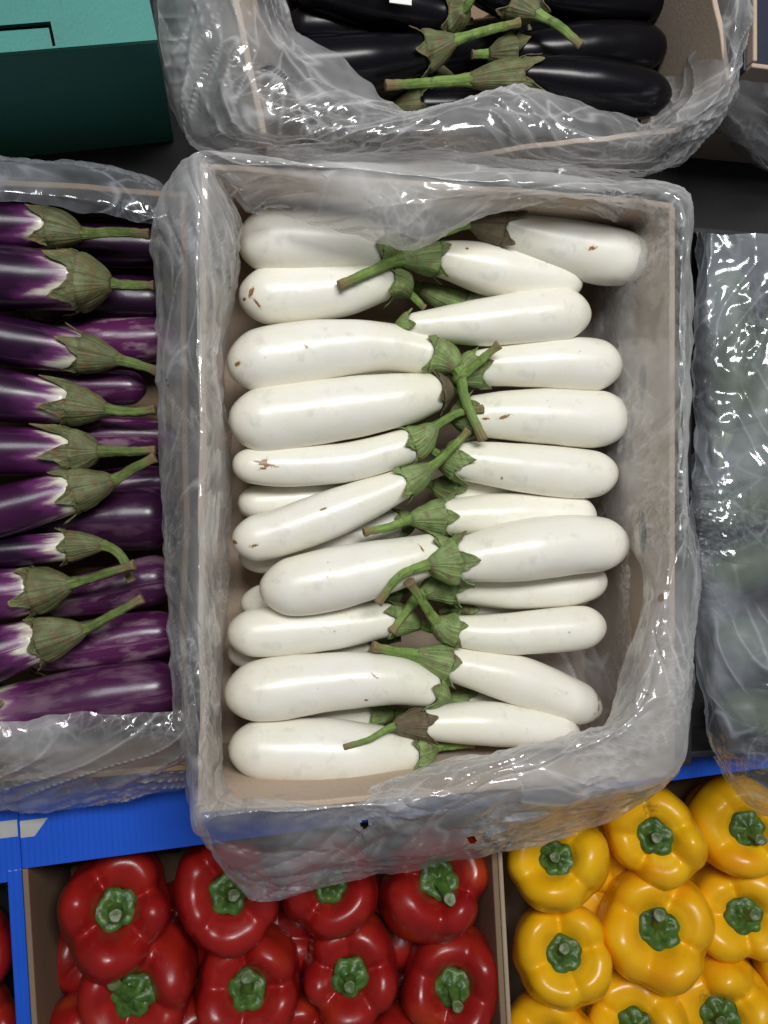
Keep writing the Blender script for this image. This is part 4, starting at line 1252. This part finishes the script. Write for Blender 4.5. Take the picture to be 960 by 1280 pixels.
# red box
rb = empty('pepper_box', (q0[0], q0[1], 0.001), ang)
tag(rb, 'blue corrugated box with brown inside holding red peppers', 'box', 'blue pepper boxes')
wl = loc2(8, 1110)[0]
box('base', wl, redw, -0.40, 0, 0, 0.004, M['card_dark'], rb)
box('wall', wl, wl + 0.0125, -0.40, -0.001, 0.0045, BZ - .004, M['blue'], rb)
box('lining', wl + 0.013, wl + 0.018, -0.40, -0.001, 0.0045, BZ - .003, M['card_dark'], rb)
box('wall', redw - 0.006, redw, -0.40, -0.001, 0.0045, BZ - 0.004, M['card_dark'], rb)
box('wall', wl, redw, -0.0008, 0.004, 0.0045, BZ - .006, M['card_dark'], rb)
fl = box('flap', 0.0, redw + 0.03, 0.0, 0.075, BZ - .0045, BZ, M['blue'], rb, 0.0008)
ft = box('flap', -0.30, -0.0015, -0.012, 0.075, BZ - .009, BZ - .0048, M['blue'], rb, 0.0008)
pr = mesh_from([(-0.3, 0.028, BZ - .0045), (-0.003, 0.028, BZ - .0045), (-0.003, 0.043, BZ - .0045), (-0.3, 0.043, BZ - .0045)], [(0, 1, 2, 3)])
link('printed_stripe', pr, M['print_'], rb, False)
pr = mesh_from([(0.0005, 0.028, BZ + .0003), (0.012, 0.028, BZ + .0003), (0.024, 0.043, BZ + .0003), (0.0005, 0.043, BZ + .0003)], [(0, 1, 2, 3)])
link('printed_stripe', pr, M['print_'], rb, False)
# yellow box
yb = empty('pepper_box', (q0[0], q0[1], 0.001), ang)
tag(yb, 'blue corrugated box holding yellow peppers', 'box', 'blue pepper boxes')
ye = redw + 0.40
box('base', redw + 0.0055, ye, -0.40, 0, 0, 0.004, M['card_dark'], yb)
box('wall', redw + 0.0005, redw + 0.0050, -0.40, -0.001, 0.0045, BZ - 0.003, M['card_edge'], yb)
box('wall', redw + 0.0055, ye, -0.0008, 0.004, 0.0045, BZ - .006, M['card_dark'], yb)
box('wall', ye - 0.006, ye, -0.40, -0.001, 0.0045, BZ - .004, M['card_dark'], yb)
box('flap', redw + 0.032, ye, 0.0, 0.03, BZ - .0045, BZ, M['blue'], yb, 0.0008)

GR = 'red peppers in the blue box'
RED = [
 ('dark red pepper in the brown box corner with a stubby upright stem', (145, 1134), 71, (140, 1140), 4, (0.0, -0.1)),
 ('red pepper half under the hanging bag corner, orange at its foot', (284, 1112), 68, (290, 1116), 4, (0.1, 0.0)),
 ('red pepper behind the clear hem of the bag', (413, 1106), 60, (415, 1108), 3, (0.1, 0.1)),
 ('orange tinged red pepper beside the divider board', (541, 1104), 68, (547, 1100), 4, (0.15, -0.45)),
 ('red pepper with a long pale stem hooked aside', (176, 1222), 74, (162, 1250), 4, (-0.35, 0.45)),
 ('red pepper with a thin upright stem', (312, 1226), 66, (304, 1240), 4, (0.0, 0.35)),
 ('bright red pepper with a bulging lobe above its stem', (438, 1208), 64, (438, 1224), 5, (0.0, -0.1)),
 ('red pepper with a frosted green calyx next to the divider board', (564, 1220), 63, (566, 1238), 4, (0.1, -0.3)),
]
for i, (lab, c, r, cal, nl, stub) in enumerate(RED):
    pepper(lab, c, r, cal, M['red'], 0.112, GR, 200 + i, nl, 1.0, stub)
for i, (lab, c, r) in enumerate((('red pepper in front of the one with the hooked stem, by the brown lining', (112, 1302), 60), ('red pepper in front of the gap between hooked and thin stemmed ones', (245, 1312), 62),
        ('red pepper peeking up before the thin stemmed one', (372, 1306), 58), ('red pepper peeking up before the bright red one', (484, 1312), 58), ('red pepper front lobe next to the divider board below the frosted one', (592, 1306), 54))):
    pepper(lab, c, r, (c[0] + 2, c[1] + 14), M['red'], 0.108, GR, 230 + i)
for i, (lab, c, r) in enumerate((('dark red pepper sunk beside the brown box lining', (112, 1185), 52), ('dark red pepper sunk between corner pepper and the orange footed one', (215, 1165), 60),
        ('dark red pepper sunk under the bag corner above the thin stemmed one', (350, 1165), 60), ('dark red pepper sunk behind the bright red one', (480, 1150), 58), ('dark red pepper sunk beside the divider board', (572, 1165), 50),
        ('dark red pepper sunk between hooked and thin stemmed ones', (255, 1255), 55), ('dark red pepper sunk between thin stemmed and bright red ones', (380, 1250), 55), ('dark red pepper sunk between bright red and frosted ones', (505, 1250), 55))):
    pepper(lab, c, r, (c[0] + 2, c[1] + 6), M['red'], 0.047, GR, 250 + i, tall=0.8, flip=True)
for i, (lab, c, r) in enumerate((('red pepper outside the blue wall, close behind its next-box mate', (-42, 1190), 56), ('red pepper outside the blue wall, in front of its next-box mate', (-32, 1290), 58))):
    pepper(lab, c, r, (c[0] - 4, c[1] + 8), M['red'], 0.085, 'red peppers in the next box', 270 + i)
nb = empty('pepper_box', (q0[0], q0[1], 0.001), ang)
tag(nb, 'neighbouring box of red peppers cut off by the picture edge', 'box')
box('base', wl - 0.3, wl - .001, -0.4, -0.016, 0, 0.030, M['blackp'], nb)
box('wall', wl - 0.3, wl - .001, -0.0155, -0.0125, 0, 0.155, M['blackp'], nb)

GY = 'yellow peppers in the blue box'
YEL = [
 ('yellow orange pepper beside the divider board, under the bag hem', (698, 1076), 60, (694, 1074), 4, (0.0, 0.0), None),
 ('bright lemon yellow pepper with a brown smudge by its calyx', (815, 1042), 61, (822, 1046), 5, (0.0, 0.0), (826, 1022, 22)),
 ('orange yellow pepper leaning away under the blue flap', (922, 1030), 60, (936, 1034), 4, (0.2, -0.2), None),
 ('yellow pepper below the one beside the divider board', (703, 1192), 61, (703, 1194), 4, (0.0, 0.1), None),
 ('large yellow pepper with a pinched fold above its calyx', (818, 1156), 70, (826, 1160), 4, (0.0, 0.3), None),
 ('yellow pepper with a slanted green stem at the picture edge', (922, 1136), 62, (936, 1144), 4, (0.2, 0.1), None),
 ('yellow pepper with a wrinkled brown rimmed calyx', (895, 1254), 66, (904, 1272), 4, (0.0, 0.0), (898, 1262, 18)),
 ('yellow pepper cut by the picture edge with a broad front lobe', (796, 1276), 63, (796, 1290), 4, (0.0, 0.0), None),
]
for i, (lab, c, r, cal, nl, stub, sc_) in enumerate(YEL):
    pepper(lab, c, r, cal, M['yellow'], 0.112, GY, 300 + i, nl, 1.0, stub, 0.30, sc_)
for i, (lab, c, r) in enumerate((('yellow pepper shoulder by the divider board, before the level calyxed one', (692, 1308), 62), ('yellow pepper beside the wrinkled calyxed one, mostly cut off', (1005, 1210), 62),
        ('yellow pepper past the one with the slanted stem', (1020, 1100), 60), ('yellow pepper in front of the wrinkled calyxed one', (985, 1310), 62))):
    pepper(lab, c, r, (c[0] + 4, c[1] + 6), M['yellow'], 0.110, GY, 330 + i)
for i, (lab, c, r) in enumerate((('deep orange pepper sunk between divider row and the large pinched one', (755, 1130), 58), ('deep orange pepper sunk between large pinched and slanted stem ones', (872, 1100), 58),
        ('deep orange pepper sunk before the large pinched one', (760, 1240), 58), ('deep orange pepper sunk behind the wrinkled calyxed one', (865, 1215), 58), ('deep orange pepper sunk under the slanted stem one', (965, 1200), 56), ('deep orange pepper sunk behind the lemon yellow one', (755, 1060), 50))):
    pepper(lab, c, r, (c[0] + 2, c[1] + 6), M['yellow'], 0.047, GY, 350 + i, tall=0.8, flip=True)
